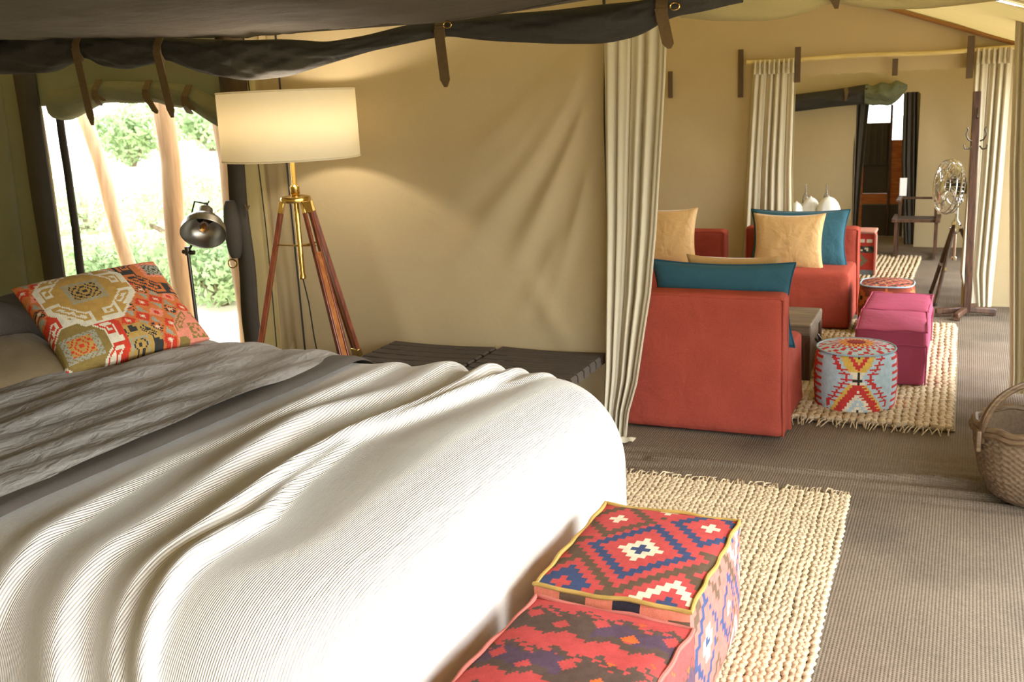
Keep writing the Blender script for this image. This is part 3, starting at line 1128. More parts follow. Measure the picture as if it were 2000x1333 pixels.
def roll_mesh(prof, Y, depth=0.8, n=44, m=260, fold=0.16, seed=0):
    """rolled canvas: prof = [(px, top_py, bottom_py)] measured on plane Y"""
    a = [(at_y(x, t_, Y), at_y(x, b, Y)) for x, t_, b in prof]
    xs_ = np.array([(p.x + q.x) / 2 for p, q in a])
    zt = np.array([p.z for p, q in a])
    zb = np.array([q.z for p, q in a])
    X_ = np.linspace(xs_[0], xs_[-1], m)

    def sm(v):
        y = np.interp(X_, xs_, v)
        k = np.ones(7) / 7
        return np.convolve(np.pad(y, 3, mode='edge'), k, 'valid')
    T, B_ = sm(zt), sm(zb)
    P = np.zeros((n, m, 3))
    for i in range(n):
        th = 2 * math.pi * i / n
        rv = (T - B_) / 2
        w = 1 + fold * np.sin(3 * th + X_ * 5 + seed) * np.sin(X_ * 3.3 + seed) + fold * 0.7 * np.sin(5 * th - X_ * 11) + fold * 0.35 * np.sin(8 * th + X_ * 19 + 2 * np.sin(X_ * 5)) + fold * 0.25 * np.sin(13 * th - X_ * 31)
        P[i, :, 0] = X_
        P[i, :, 1] = Y + depth * np.maximum(rv, 0.03) * np.cos(th) * w
        P[i, :, 2] = (T + B_) / 2 + rv * np.sin(th) * (1 + 0.5 * (w - 1) * np.abs(np.cos(th)))
    return P, X_, T, B_


def roll_obj(name, P, mat, parent=None):
    mb = MB().grid(np.concatenate([P], 0), wrap=True)
    for e in (0, P.shape[1] - 1):       # coiled inside of the open ends
        c = P[:, e].mean(0)
        ring = [tuple(c + (p - c) * 0.75 + np.array([(0.05 if e == 0 else -0.05), 0, 0])) for p in P[:, e]]
        mb.raw([tuple(p) for p in P[:, e]] + ring, [(k, (k + 1) % len(ring), len(ring) + (k + 1) % len(ring), len(ring) + k) for k in range(len(ring))])
        mb.raw(ring, [tuple(range(len(ring)))])
    return mb.build(name, mat, parent, angle=70)


# bed canopy of dark cloth overhead
cano = tag(empty('bed_canopy', (-4, 3, 2.4)), 'dark grey cloth canopy stretched overhead above the bed', 'canopy')
C0 = (-4, 3, 2.4)
xs = np.linspace(-7.1, -1.18, 120)
ys = np.linspace(-0.6, 4.86, 110)
X, Y = np.meshgrid(xs, ys, indexing='ij')
edge_z = np.interp(xs, [-7.1, -5.55, -3.7, -2.45, -1.3, -1.18], [2.47, 2.43, 2.335, 2.33, 2.41, 2.42])
k_ = np.clip((4.86 - Y) / 1.2, 0, 1)
Zc = edge_z[:, None] * (1 - k_) + (2.41) * k_ + 0.014 * snoise(X * .5, Y, s=5, k=1) + 0.007 * snoise(X * .6, Y, s=17, k=2) + 0.004 * snoise(X * .7, Y, s=33, k=3) + 0.008 * np.sin(Y * 23 + 2 * np.sin(X * 1.7)) * np.clip(np.sin(X * 1.1 + Y), 0, 1)
wpart(MB().grid(np.stack([X, Y, Zc], -1)), 'canopy_cloth', MT['canopy'], cano, C0, angle=180, solid=0.006)
MB_ = MB().tube([(x, 4.87, z + 0.012) for x, z in zip(xs[::4], edge_z[::4])], 0.012, 8)
wpart(MB_, 'edge_hem', MT['canopy'], cano, C0)

prof = [(-90, 60, 145), (0, 60, 146), (90, 62, 143), (150, 66, 120), (165, 72, 108), (190, 66, 128), (240, 68, 137), (300, 70, 125), (326, 74, 114), (350, 74, 128), (400, 76, 146),
        (480, 78, 158), (560, 76, 150), (640, 82, 125), (720, 68, 101), (800, 48, 84), (868, 40, 70), (950, 30, 80), (1080, 20, 86), (1180, 8, 86), (1250, 2, 70), (1290, -8, 46), (1310, -12, 32), (1360, -25, 26), (1450, -16, 4)]
YR = 4.93
P, X_, T, B_ = roll_mesh(prof, YR, seed=1)
flap = tag(empty('rolled_flap', (-3.4, YR, 2.2)), 'dark rolled canvas flap tied with leather straps along canopy edge', 'canvas flap')
R0 = (-3.4, YR, 2.2)
mbr = roll_obj('roll', P, MT['dark_canvas'])
mbr.parent = flap
mbr.location = (3.4, -YR, -2.2)


def strap_on_roll(par, off, px, y_top, y_tail, lean, X_, T, B_, Y, w=0.056, mat='leather', depth=0.8, label=None):
    x = at_y(px, y_top, Y).x
    t_, b = np.interp(x, X_, T), np.interp(x, X_, B_)
    zt_ = at_y(px + lean, y_tail, Y - 0.1)
    rv = (t_ - b) / 2
    yf = Y - depth * max(rv, 0.03) * 1.16
    pts = [(x, Y - 0.03, t_ + 0.012), (x, (Y + yf) / 2 - 0.01, t_ - rv * 0.15), (x + 0.004, yf - 0.012, t_ - rv * 0.75), (x + 0.004, yf - 0.012, b + rv * 0.5), (x, (Y + yf) / 2 - 0.015, b - 0.005), (x, Y - 0.03, b - 0.016)]
    mb = ribbon(pts, w, 0.006)
    yk = yf - 0.016
    n_ = 8
    tail = [Vector((x, yk, b + rv * 0.9)).lerp(Vector((zt_.x, Y - 0.1, zt_.z)), i / n_) for i in range(n_ + 1)]
    wpart(mb, 'strap', MT[mat], par, off)
    wpart(ribbon(tail, w, 0.006), 'strap_tail', MT[mat], par, off)


for px, yt, ytail, lean in ((165, 90, 245, 16), (322, 90, 230, 15), (866, 60, 170, 5), (1298, 25, 95, 9)):
    strap_on_roll(flap, R0, px, yt, ytail, lean, X_, T, B_, YR)
# brass buckles on the two middle straps
for px, py in ((874, 48), (1318, 12)):
    c = at_y(px, py, YR - 0.12)
    mb = MB().tube([c + Vector((0.022 * math.cos(a), 0, 0.016 * math.sin(a))) for a in np.linspace(0, 6.28, 14)[:-1]], 0.004, 6, closed=True)
    wpart(mb, 'buckle', MT['brass'], flap, R0)

# window flap, rolled up above the window
YW = 5.37
wf = tag(empty('window_flap', (-5.2, YW, 2.05)), 'olive green canvas flap rolled up and strapped above the window', 'canvas flap')
WF0 = (-5.2, YW, 2.05)
prof = [(108, 176, 232), (128, 176, 238), (150, 172, 228), (175, 166, 214), (205, 158, 199), (250, 158, 203), (285, 160, 201), (300, 160, 198), (335, 162, 210), (372, 166, 212), (400, 180, 232), (430, 196, 250), (458, 208, 263)]
P, X2, T2, B2 = roll_mesh(prof, YW, seed=3, m=90, depth=0.9, fold=0.06)
o = roll_obj('roll', P, MT['green_roll'])
o.parent = wf
o.location = (5.2, -YW, -2.05)
xs = np.linspace(-6.05, -4.40, 50)
zs = np.linspace(2.02, 2.55, 14)
X, Z = np.meshgrid(xs, zs, indexing='ij')
wpart(MB().grid(np.stack([X, YW + 0.06 + 0.012 * np.sin(X * 9 + Z * 3), Z], -1)), 'flap_cloth', MT['green_canvas'], wf, WF0, angle=180)
for px, yt, ytail, lean in ((202, 176, 198, 3), (300, 180, 222, 6), (378, 190, 216, 2)):
    strap_on_roll(wf, WF0, px, yt, ytail, lean, X2, T2, B2, YW, w=0.05, depth=0.9)

# yellow flap over the lounge entrance
YY = 5.34
yf = tag(empty('entrance_flap', (-0.6, YY, 2.3)), 'sagging yellow canvas flap gathered above the lounge entrance', 'canvas flap')
prof = [(1330, -60, 34), (1390, -60, 41), (1500, -60, 41), (1560, -60, 30), (1600, -50, 16), (1630, -40, 3), (1660, -50, 12), (1720, -60, 18), (1800, -60, 18), (1880, -60, 10), (1960, -60, 0), (2080, -60, -8)]
P, X3, T3, B3 = roll_mesh(prof, YY, seed=5, m=110, fold=0.07)
o = roll_obj('roll', P, MT['yellow_roll'])
o.parent = yf
o.location = (0.6, -YY, -2.3)
c = at_y(1631, -10, YY - 0.12)
wpart(ribbon([(c.x, YY - .13, 2.42), (c.x, YY - .12, 2.33), (c.x, YY - .05, 2.29)], 0.05), 'strap', MT['leather'], yf, (-0.6, YY, 2.3))


# ================================================================== CURTAINS
def curtain(name, label, Y, left, right, nf, amp, mat='curtain', m=120, nz=70, group=None, header=0.0, yb=0.0, phase=0.0):
    """left/right: [(z, x)] edges; hangs on plane Y"""
    zl = np.array([q[0] for q in left][::-1])
    xl = np.array([q[1] for q in left][::-1])
    zr = np.array([q[0] for q in right][::-1])
    xr = np.array([q[1] for q in right][::-1])
    zt, zb = left[0][0], left[-1][0]
    zs = np.linspace(zt, zb, nz)
    ss = np.linspace(0, 1, m)
    S, Z = np.meshgrid(ss, zs, indexing='ij')
    L_ = np.interp(Z, zl, xl)
    R_ = np.interp(Z, zr, xr)
    ph = 2 * math.pi * nf * S + phase + 0.7 * np.sin(3.1 * S + Z * 0.8)
    t_ = (zt - Z) / (zt - zb)
    A = amp * (0.55 + 0.6 * np.sin(math.pi * np.clip(t_, 0, 1)) ** 0.5)
    dy = A * (np.sin(ph) + 0.35 * np.sin(2.3 * ph + 1))
    dx = 0.35 * (R_ - L_) / nf * np.cos(ph) * 0.6
    Xc = L_ + (R_ - L_) * S + dx * np.minimum(1, np.minimum(S, 1 - S) * 12)
    Yc = Y + dy + yb * t_ ** 1.5
    o = MB().grid(np.stack([Xc, Yc, Z], -1)).build(name, MT[mat], angle=180)
    tag(o, label, 'curtain', group)
    return o


def ex(px, py, Y):
    p = at_y(px, py, Y)
    return (p.z, p.x)


Yc = 5.43
Rg = [ex(1304, 45, Yc), ex(1300, 150, Yc), ex(1292, 300, Yc), ex(1284, 450, Yc), ex(1274, 570, Yc), ex(1262, 650, Yc), ex(1246, 745, 5.40), ex(1228, 805, 5.38), ex(1222, 858, 5.36)]
Rg[0] = (2.36, Rg[0][1])
Rg[-1] = (0.012, Rg[-1][1])
Lf = [(2.36, -1.83), (1.2, -1.835), (0.4, -1.85), (0.012, -1.87)]
cu = curtain('entrance_curtain', 'cream curtain gathered beside the canvas wall at lounge entrance', Yc, Lf, Rg, 5.0, 0.030, yb=-0.05)
e = ribbon([Vector((q[1] + 0.004, Yc - 0.03 - 0.05 * (2.36 - q[0]) / 2.36, q[0])) for q in Rg], 0.02, 0.006, side=(0, 1, 0)).build('hem', MT['curtain'], cu)
# a puddled corner of cloth on the floor
mb = MB()
u = np.linspace(0, 1, 18)
A, Bq = np.meshgrid(u, u, indexing='ij')
cpt = at_z(1215, 856, 0.02)
mb.grid(np.stack([cpt.x - 0.03 + 0.10 * A, cpt.y + 0.03 - 0.07 * Bq + 0.02 * A, 0.008 + 0.022 * np.sin(math.pi * A) * np.sin(math.pi * Bq) + 0.006 * np.sin(9 * A)], -1))
mb.build('puddled_hem', MT['curtain'], cu, angle=180)

curtain('side_curtain', 'cream curtain at the right edge beside the wicker basket', 6.85, [(2.36, 0.20), (1.4, 0.225), (0.15, 0.305), (0.015, 0.31)], [(2.36, 0.50), (1.0, 0.62), (0.015, 0.62)], 8.0, 0.035, phase=1.0)
Yd = 9.50
lc = curtain('doorway_curtain', 'cream pleated curtain left of the far doorway behind teal cushion', Yd, [(2.16, -1.80), (1.9, -1.815), (0.4, -1.89), (0.02, -1.90)], [(2.16, -1.43), (1.2, -1.44), (0.02, -1.40)], 6.5, 0.026)
rc = curtain('doorway_curtain', 'cream pleated curtain right of the far doorway beside coat stand', Yd, [(2.16, 0.0), (1.2, 0.0), (0.3, -0.015), (0.02, 0.05)], [(2.16, 0.28), (1.0, 0.27), (0.02, 0.25)], 5.0, 0.030, phase=2.0)
# pinch pleat headings
for par, x0, x1, k in ((lc, -1.80, -1.43, 9), (rc, 0.0, 0.28, 7)):
    for i in range(k):
        x = x0 + (x1 - x0) * (i + .5) / k
        MB().tube([(x, Yd - 0.028, 2.165), (x, Yd - 0.036, 2.10), (x, Yd - 0.045, 2.04)], [0.010, 0.008, 0.013], 6).build('pleat', MT['curtain'], par)
tag(MB().tube([(x, Yd - 0.0 + 0.004 * math.sin(x * 4), 2.155 + 0.006 * math.sin(x * 5)) for x in np.linspace(-1.86, 0.36, 30)], 0.019, 10).build('curtain_rod', MT['rod']), 'pale wooden pole across the top of far doorway', 'curtain rod')
loop_strap(-0.616, 1.98, 2.12, YL - 0.06, .045, bpy.data.objects['wall_lounge'])


curtain('canvas_drape', 'olive green canvas drape hanging left of the window', YB - 0.055, [(2.45, -7.3), (0.02, -7.3)], [(2.45, -6.12), (1.2, -6.12), (0.02, -6.10)], 3.0, 0.014, mat='green_canvas', m=80)


# ================================================================== SOFT FURNITURE
def soft_box(c, s, r, n=16, flare=0.0, wr=0.004, seed=0, bul=0.0):
    """rounded cloth-covered block as one merged mesh"""
    hx, hy, hz = s[0] / 2, s[1] / 2, s[2] / 2
    verts, idx, faces = [], {}, []

    def vid(p):
        key = (round(p[0], 5), round(p[1], 5), round(p[2], 5))
        if key not in idx:
            idx[key] = len(verts)
            verts.append(key)
        return idx[key]
    lin_ = np.linspace(-1, 1, n + 1)
    lin_ = np.sign(lin_) * np.abs(lin_) ** 0.75
    for ax in range(3):
        for sg in (-1, 1):
            ids = []
            for a in lin_:
                row = []
                for b in lin_:
                    p = [0, 0, 0]
                    p[ax] = sg
                    p[(ax + 1) % 3] = a
                    p[(ax + 2) % 3] = b
                    row.append(vid((p[0] * hx, p[1] * hy, p[2] * hz)))
                ids.append(row)
            for i in range(n):
                for j in range(n):
                    q = (ids[i][j], ids[i + 1][j], ids[i + 1][j + 1], ids[i][j + 1])
                    faces.append(q if sg > 0 else q[::-1])
    V_ = np.array(verts)
    h = np.array([hx, hy, hz])
    core = np.clip(V_, -(h - r), h - r)
    dv_ = V_ - core
    ln = np.linalg.norm(dv_, axis=1, keepdims=True) + 1e-9
    V_ = core + dv_ / ln * np.minimum(r, ln)
    t_ = (V_[:, 2:3] + hz) / (2 * hz)
    V_[:, :2] *= (1 + flare * (1 - t_) ** 2)
    nz_ = snoise(V_[:, 0] + seed, V_[:, 1] * 1.3, V_[:, 2], s=7, k=seed % 4)
    V_[:, :2] *= (1 + wr * nz_[:, None] / max(hx, .2))
    V_[:, 2] += np.where(V_[:, 2] > 0, wr * nz_, 0)
    if bul:
        g = np.clip((1 - (V_[:, 0] / hx) ** 2) * (1 - (V_[:, 1] / hy) ** 2), 0, 1)
        V_[:, 2] += np.where(V_[:, 2] > 0, bul * g, 0)
    V_ = V_ + np.array(c)
    return MB().raw(V_.tolist(), faces)


def rect_loop(hx, hy, z, k=14):
    o = []
    for i in range(k):
        o.append((-hx + 2 * hx * i / k, -hy, z))
    for i in range(k):
        o.append((hx, -hy + 2 * hy * i / k, z))
    for i in range(k):
        o.append((hx - 2 * hx * i / k, hy, z))
    for i in range(k):
        o.append((-hx, hy - 2 * hy * i / k, z))
    return o


def slipper_chair(loc, rz, label, w=0.93, dep=0.76, hs=0.465, hb=0.82):
    root = tag(empty('slipper_chair', loc, rz), label, 'armchair', 'terracotta slipcovered lounge chairs')
    bt = 0.17
    yb = dep / 2 - bt / 2
    soft_box((0, yb, hb / 2 + 0.005), (w, bt, hb - 0.01), 0.028, n=18, flare=0.03, seed=1).build('backrest', MT['red'], root, angle=180)
    sd_ = dep - bt + 0.02
    soft_box((0, -bt / 2, hs / 2 + 0.005), (w * 0.985, sd_, hs - 0.01), 0.04, n=18, flare=0.035, seed=2, bul=0.012).build('seat', MT['red'], root, angle=180)
    # seams: raised welts down the back corners and around the back top
    for sx in (-1, 1):
        for yy in (dep / 2 - 0.006, dep / 2 - bt + 0.006):
            z_ = np.linspace(0.02, hb - 0.02, 14)
            MB().tube([(sx * (w / 2 - 0.004) * (1 + 0.03 * (1 - z / hb) ** 2), yy + 0.006 * math.sin(z * 9) * 0.3, z) for z in z_], 0.006, 6).build('seam_welt', MT['red'], root)
        z_ = np.linspace(0.02, hs - 0.03, 10)
        MB().tube([(sx * (w * .49 - 0.005) * (1 + 0.035 * (1 - z / hs) ** 2), -dep / 2 + 0.008, z) for z in z_], 0.006, 6).build('seam_welt', MT['red'], root)
        # open corner pleat of the skirt
        MB().tube([(sx * (w / 2 + 0.012), dep / 2 - bt - 0.01, 0.01), (sx * (w / 2 + 0.008), dep / 2 - bt - 0.006, 0.20), (sx * (w / 2), dep / 2 - bt, 0.40)], [0.016, 0.010, 0.004], 6).build('skirt_pleat', MT['red'], root)
    MB().tube([(x, dep / 2 - 0.008, hb - 0.014 + 0.004 * math.sin(x * 8)) for x in np.linspace(-w / 2 + .015, w / 2 - .015, 20)], 0.006, 6).build('seam_welt', MT['red'], root)
    MB().tube([(x, dep / 2 - bt + 0.008, hb - 0.014) for x in np.linspace(-w / 2 + .015, w / 2 - .015, 20)], 0.006, 6).build('seam_welt', MT['red'], root)
    return root


slipper_chair((-1.345, 5.98, 0), math.pi, 'terracotta slipcovered armchair seen from behind beside the cream curtain')
slipper_chair((-1.27, 8.68, 0.025), 0.0, 'terracotta slipcovered armchair facing the camera behind the wooden chest', hb=0.74)
slipper_chair((-2.39, 8.70, 0.025), 0.0, 'terracotta armchair at far left of lounge, mostly hidden by the curtain', hb=0.70)


def stand_cushion(label, mat, edge, c, w, h, t, lean, yaw, seed, group):
    Mx = Matrix.Translation(c) @ Matrix.Rotation(yaw, 4, 'Z') @ Matrix.Rotation(lean, 4, 'X')
    return cushion('throw_cushion', label, 'cushion', MT[mat], MT[edge] if edge else None, w, h, t, Mx, n=36, seed=seed, group=group, power=0.36, pinch=0.10)


GC = 'teal and tan lounge cushions'
stand_cushion('long teal cushion propped against the nearest terracotta chair back', 'teal', 'teal_edge', (-1.28, 5.845 + .03, 0.72), 0.84, 0.50, 0.16, math.radians(4), 0.0, 1, GC)
stand_cushion('tan cushion peeking out behind the long teal cushion', 'tan', None, (-1.25, 6.06, 0.735), 0.56, 0.50, 0.15, math.radians(9), 0.0, 2, GC)
stand_cushion('square tan velvet cushion in front of teal cushion on facing armchair', 'tan', None, (-1.315, 8.52, 0.695), 0.58, 0.47, 0.17, math.radians(-8), 0.0, 3, GC)
stand_cushion('square teal velvet cushion behind tan cushion on facing armchair', 'teal', 'teal_edge', (-1.26, 8.70, 0.70), 0.80, 0.48, 0.16, math.radians(-9), 0.0, 0, GC)
stand_cushion('tan velvet cushion half hidden by the cream curtain at left', 'tan', None, (-2.37, 8.56, 0.715), 0.58, 0.50, 0.17, math.radians(-8), math.radians(4), 1, GC)


# ---- raspberry cube ottomans
def cube_ottoman(loc, rz, label, s=(0.42, 0.60, 0.365), seed=0):
    root = tag(empty('cube_ottoman', loc, rz), label, 'ottoman', 'raspberry cube ottomans in the lounge')
    soft_box((0, 0, s[2] / 2 - 0.045), (s[0], s[1], s[2] - 0.09), 0.02, n=12, flare=0.02, seed=seed).build('skirt', MT['magenta'], root, angle=180)
    soft_box((0, 0, s[2] - 0.055), (s[0] + 0.012, s[1] + 0.012, 0.11), 0.022, n=14, wr=0.006, seed=seed + 1, bul=0.02).build('top_pad', MT['magenta'], root, angle=180)
    for z in (s[2] - 0.004, s[2] - 0.098):
        MB().tube([(p[0], p[1], p[2] + 0.004 * math.sin(i * .8)) for i, p in enumerate(rect_loop(s[0] / 2 + .004, s[1] / 2 + .004, z))], 0.006, 6, closed=True).build('seam_welt', MT['magenta'], root)
    for sx in (-1, 1):
        for sy in (-1, 1):
            MB().tube([(sx * (s[0] / 2 + .006), sy * (s[1] / 2 + .006), z) for z in (0.012, .14, .26)], 0.006, 6).build('seam_welt', MT['magenta'], root)
    return root


cube_ottoman((-0.405, 7.09, 0.03), math.radians(2), 'raspberry pink cube ottoman beside the round kilim pouf', seed=1)
cube_ottoman((-0.405, 7.73, 0.03), math.radians(-1), 'raspberry pink cube ottoman behind the nearer pink one', seed=2)

# ---- round kilim pouf
LB, YE, RD, BK, CR = lin('a9bcc4'), lin('cda850'), lin('b83a36'), lin('33302c'), lin('d8cdb4')


def pouf_col(a, z):
    """a: angle turn 0..1 around, z 0..1 up"""
    a = (a - 0.15) % 1.0
    s = (a * 4.0) % 1.0
    x = abs(s - 0.5) * 2
    st = math.floor(z * 18) / 18
    half = int((a * 4.0)) % 2
    if half == 0:
        zz = abs(st - 0.58)
        wdt = 0.10 + zz * 1.35
        if x < wdt:
            k = (wdt - x) / wdt
            stp = (wdt - x) * 6 + (z * 18 % 1) * 0.25
            if zz < 0.09:
                return BK if (x < .05 or zz < .03) else CR
            i = int(stp * 1.15)
            return (YE, RD, RD, CR, LB, CR, BK, RD, RD)[min(i, 8)] if st < 0.5 else (YE, YE, RD, YE, BK)[min(i, 4)]
        if abs(x - wdt - 0.22) < 0.05:
            return RD
        if abs(x - wdt - 0.22) < 0.17 and int(z * 36) % 3 == 0:
            return RD
        return LB
    zz = abs(st - 0.5) * 2
    if x < 0.34 + 0.1 * ((int(z * 24)) % 2):
        if zz < .3 and x < .2:
            return YE if int(z * 36) % 3 else BK
        return RD if x > 0.06 or int(z * 24) % 2 else YE
    if int(z * 24) % 3 == 0 and x < .75:
        return RD
    return LB


def pouf(label, loc, r, h, colf, topf, n=110, nz=40, sq=2.0, group=None):
    root = tag(empty('kilim_pouf', loc), label, 'pouf', group)
    aa = np.linspace(0, 1, n + 1)
    zz = np.linspace(0, 1, nz + 1)
    A, Zz = np.meshgrid(aa, zz, indexing='ij')

    def rad(a):
        c, s = np.cos(2 * np.pi * a), np.sin(2 * np.pi * a)
        return r / (np.abs(c) ** sq + np.abs(s) ** sq) ** (1 / sq), c, s
    R_, cc, ss = rad(A)
    bul = 1 + 0.05 * np.sin(np.pi * Zz) - 0.07 * np.clip((Zz - 0.86) / 0.14, 0, 1) ** 2
    P = np.stack([R_ * bul * cc, R_ * bul * ss, Zz * h], -1)
    cols = [[colf((i + .5) / n, (j + .5) / nz) for j in range(nz)] for i in range(n)]
    mb = MB().grid(P, cols=cols)
    mb.build('body', MT['kilim'], root, angle=180)
    rr = np.linspace(1, 0.001, 26)
    A, Rr = np.meshgrid(aa, rr, indexing='ij')
    R_, cc, ss = rad(A)
    P = np.stack([R_ * Rr * .985 * cc, R_ * Rr * .985 * ss, h + 0.035 * (1 - Rr ** 2)], -1)
    cols = [[topf((i + .5) / n, (rr[j] + rr[j + 1]) / 2) for j in range(25)] for i in range(n)]
    MB().grid(P, cols=cols).build('top_panel', MT['kilim_y'], root, angle=180)
    R_, cc, ss = rad(aa[:-1])
    MB().tube(np.stack([R_ * .985 * cc, R_ * .985 * ss, 0 * ss + h + 0.002], -1).tolist(), 0.006, 6, closed=True).build('piping', fabric('blue_piping', lin('8fa2ae'), wb=0.1), root)
    return root


def pouf_top(a, q):
    st = int(q * 9)
    s = int(a * 40)
    if st >= 8:
        return RD if s % 2 else LB
    if st >= 6:
        return LB if (s + st) % 3 else RD
    return (RD, BK, RD, YE, RD, LB)[(st + s % 2) % 6]


pouf('round pale blue and red kilim pouf on lounge jute rug', (-0.565, 6.36, 0.03), 0.232, 0.345, pouf_col, pouf_top)
BR1, OR1 = lin('7a4a34'), lin('b05f38')


def pouf2_col(a, z):
    i, j = int(a * 48), int(z * 14)
    d = abs(i % 8 - 4) + abs(j % 7 - 3)
    return (lin('d09a50'), lin('2f2a28'), lin('b05f38'), lin('b05f38'), lin('7a3a2a'))[min(d, 4)]


def pouf2_top(a, q):
    x, y = int(q * math.cos(a * 6.283) * 14 + 40), int(q * math.sin(a * 6.283) * 14 + 40)
    return ((lin('7d3a30'), lin('a5564a'), lin('4a3a38'), lin('b07a5a')))[(x * 3 + y * 5 + (x * y) % 3) % 4]


pouf('brown and orange kilim pouf behind the raspberry ottomans', (-0.53, 8.38, 0.03), 0.20, 0.375, pouf2_col, pouf2_top, n=72, nz=24, sq=3.2)

# ---- wooden trunk between the chairs
tr = tag(empty('wooden_chest', (-1.25, 7.03, 0.03)), 'weathered brown wooden chest table between the terracotta chairs', 'chest')
MB().box((0, 0, 0.155), (0.70, 0.54, 0.29)).build('body', MT['trunk_wood'], tr, bevel=0.01)
MB().box((0, 0, 0.34), (0.73, 0.57, 0.08)).build('lid', MT['trunk_wood'], tr, bevel=0.012)
for sx in (-.33, .33):
    for sy in (-.25, .25):
        MB().box((sx, sy, 0.152), (0.07, 0.07, 0.30)).build('corner_post', MT['dark_wood'], tr, bevel=0.006)
MB().tube([(0.366, -0.06, 0.24), (0.395, -0.05, 0.20), (0.395, 0.05, 0.20), (0.366, 0.06, 0.24)], 0.008, 8).build('handle', MT['chrome_dark'], tr)

# ================================================================== TRIPOD FLOOR LAMP
YLp = 4.98
lp = at_y(571, 318, YLp)
Lx, Ly = lp.x, YLp
fl = tag(empty('tripod_lamp', (Lx, Ly, 0)), 'wooden tripod floor lamp with cream drum shade beside the window', 'floor lamp')


def lpz(px, py):
    return at_y(px, py, YLp).z


zs_t, zs_b = lpz(568, 178), lpz(570, 309)
rsh = (at_y(680, 308, YLp).x - at_y(461, 308, YLp).x) / 2
sh = MB().lathe([(rsh, zs_b), (rsh * 0.992, zs_t)], 64)
sh.f = [q for q in sh.f if len(q) == 4]
so = sh.build('lamp_shade', MT['shade'], fl, angle=180, solid=0.006)
for z, r_ in ((zs_b, rsh), (zs_t, rsh * .992)):
    MB().tube([(r_ * math.cos(a), r_ * math.sin(a), z) for a in np.linspace(0, 6.2832, 49)[:-1]], 0.006, 6, closed=True).build('shade_ring', MT['shade'], so)
for k in range(3):
    a = k * 2.094 + .4
    MB().tube([(0, 0, zs_t - .04), (rsh * .99 * math.cos(a), rsh * .99 * math.sin(a), zs_t - 0.01)], 0.003, 6).build('spider_arm', MT['brass'], so)
z_hub = lpz(575, 388)
MB().lathe([(0.018, z_hub), (0.018, z_hub + .05), (0.014, z_hub + .055), (0.014, zs_t - .03)], 16).build('pole', MT['brass'], fl)
MB().lathe([(0.02, z_hub + .02), (0.028, z_hub + .03), (0.028, z_hub + .07), (0.018, z_hub + .08)], 16).build('collar', MT['brass'], fl)
MB().lathe([(0.045, z_hub - .025), (0.085, z_hub - .02), (0.09, z_hub), (0.085, z_hub + .012), (0.03, z_hub + .022)], 24).build('hub', MT['brass'], fl)
ztb = lpz(588, 545)
MB().lathe([(0.016, ztb), (0.02, ztb + .004), (0.02, ztb + .02), (0.016, ztb + .03), (0.016, z_hub - .02)], 16).build('centre_tube', MT['brass'], fl)
ll = bpy.data.lights.new('lamp_glow', 'POINT')
ll.energy = 32.0
ll.color = (1.0, 0.88, 0.74)
ll.shadow_soft_size = 0.05
lo_ = bpy.data.objects.new('lamp_glow', ll)
COL.objects.link(lo_)
lo_.parent = fl
lo_.location = (0, 0, zs_b + 0.24)
MB().lathe([(0.0, -0.02), (0.03, -0.01), (0.034, 0.03), (0.02, 0.07), (0.016, 0.11)], 14, c=(0, 0, zs_b + .12)).build('bulb', MT['glass'], fl)
LEGA = (math.radians(204), math.radians(-14), math.radians(62))
for a in LEGA:
    top_ = Vector((0.078 * math.cos(a), 0.078 * math.sin(a), z_hub - 0.015))
    bot_ = Vector((0.43 * math.cos(a), 0.43 * math.sin(a), 0.0))
    dirn = (bot_ - top_).normalized()
    sidev = Vector((-math.sin(a), math.cos(a), 0))
    leg = MB()
    for s in (-1, 1):
        leg.bar(top_ + sidev * s * 0.022, top_ + dirn * 1.02 + sidev * s * 0.030, 0.016, 0.026, upv=sidev.cross(dirn))
    lo = leg.build('leg', MT['mahogany'], fl, smooth=False, bevel=0.003)
    MB().bar(top_ + dirn * 0.30, bot_ - dirn * 0.06, 0.036, 0.018, upv=sidev.cross(dirn)).build('slider', MT['mahogany_light'], lo, smooth=False, bevel=0.003)
    MB().bar(top_ + dirn * 0.0, top_ + dirn * 0.07, 0.062, 0.03, upv=sidev.cross(dirn)).build('leg_bracket', MT['brass'], lo, bevel=0.004)
    MB().bar(top_ + dirn * 0.97, top_ + dirn * 1.02, 0.082, 0.032, upv=sidev.cross(dirn)).build('leg_clamp', MT['brass'], lo, bevel=0.004)
    MB().tube([bot_ - dirn * 0.07, bot_ + Vector((0, 0, 0.0))], [0.014, 0.005], 8).build('foot', MT['brass'], lo)
    st_ = top_ + dirn * 0.26
    MB().tube([(0, 0, st_.z - 0.01), st_], 0.005, 8).build('strut', MT['brass'], fl)
cx = [(0.0, 0, ztb), (0.012, 0.02, ztb - .15), (0.02, 0.03, ztb - .35), (0.05, 0.05, 0.25), (0.06, 0.06, 0.012), (0.10, 0.20, 0.008)]
MB().tube(cx, 0.004, 6).build('cord', MT['black'], fl)

# ================================================================== READING LAMP on a bedside table
tx, ty = -4.235, 4.78
bt_ = tag(empty('bedside_table', (tx, ty, 0)), 'dark wooden bedside table hidden behind the bed under reading lamp', 'table')
MB().box((0, 0, 0.405), (0.36, 0.36, 0.03)).build('tabletop', MT['dark_wood_x'], bt_, bevel=0.004)
for sx in (-.15, .15):
    for sy in (-.15, .15):
        MB().box((sx, sy, 0.195), (0.035, 0.035, 0.39)).build('leg', MT['dark_wood'], bt_)
rl = tag(empty('reading_lamp', (tx, ty, 0.422)), 'gunmetal reading lamp with domed shade in front of window', 'lamp')


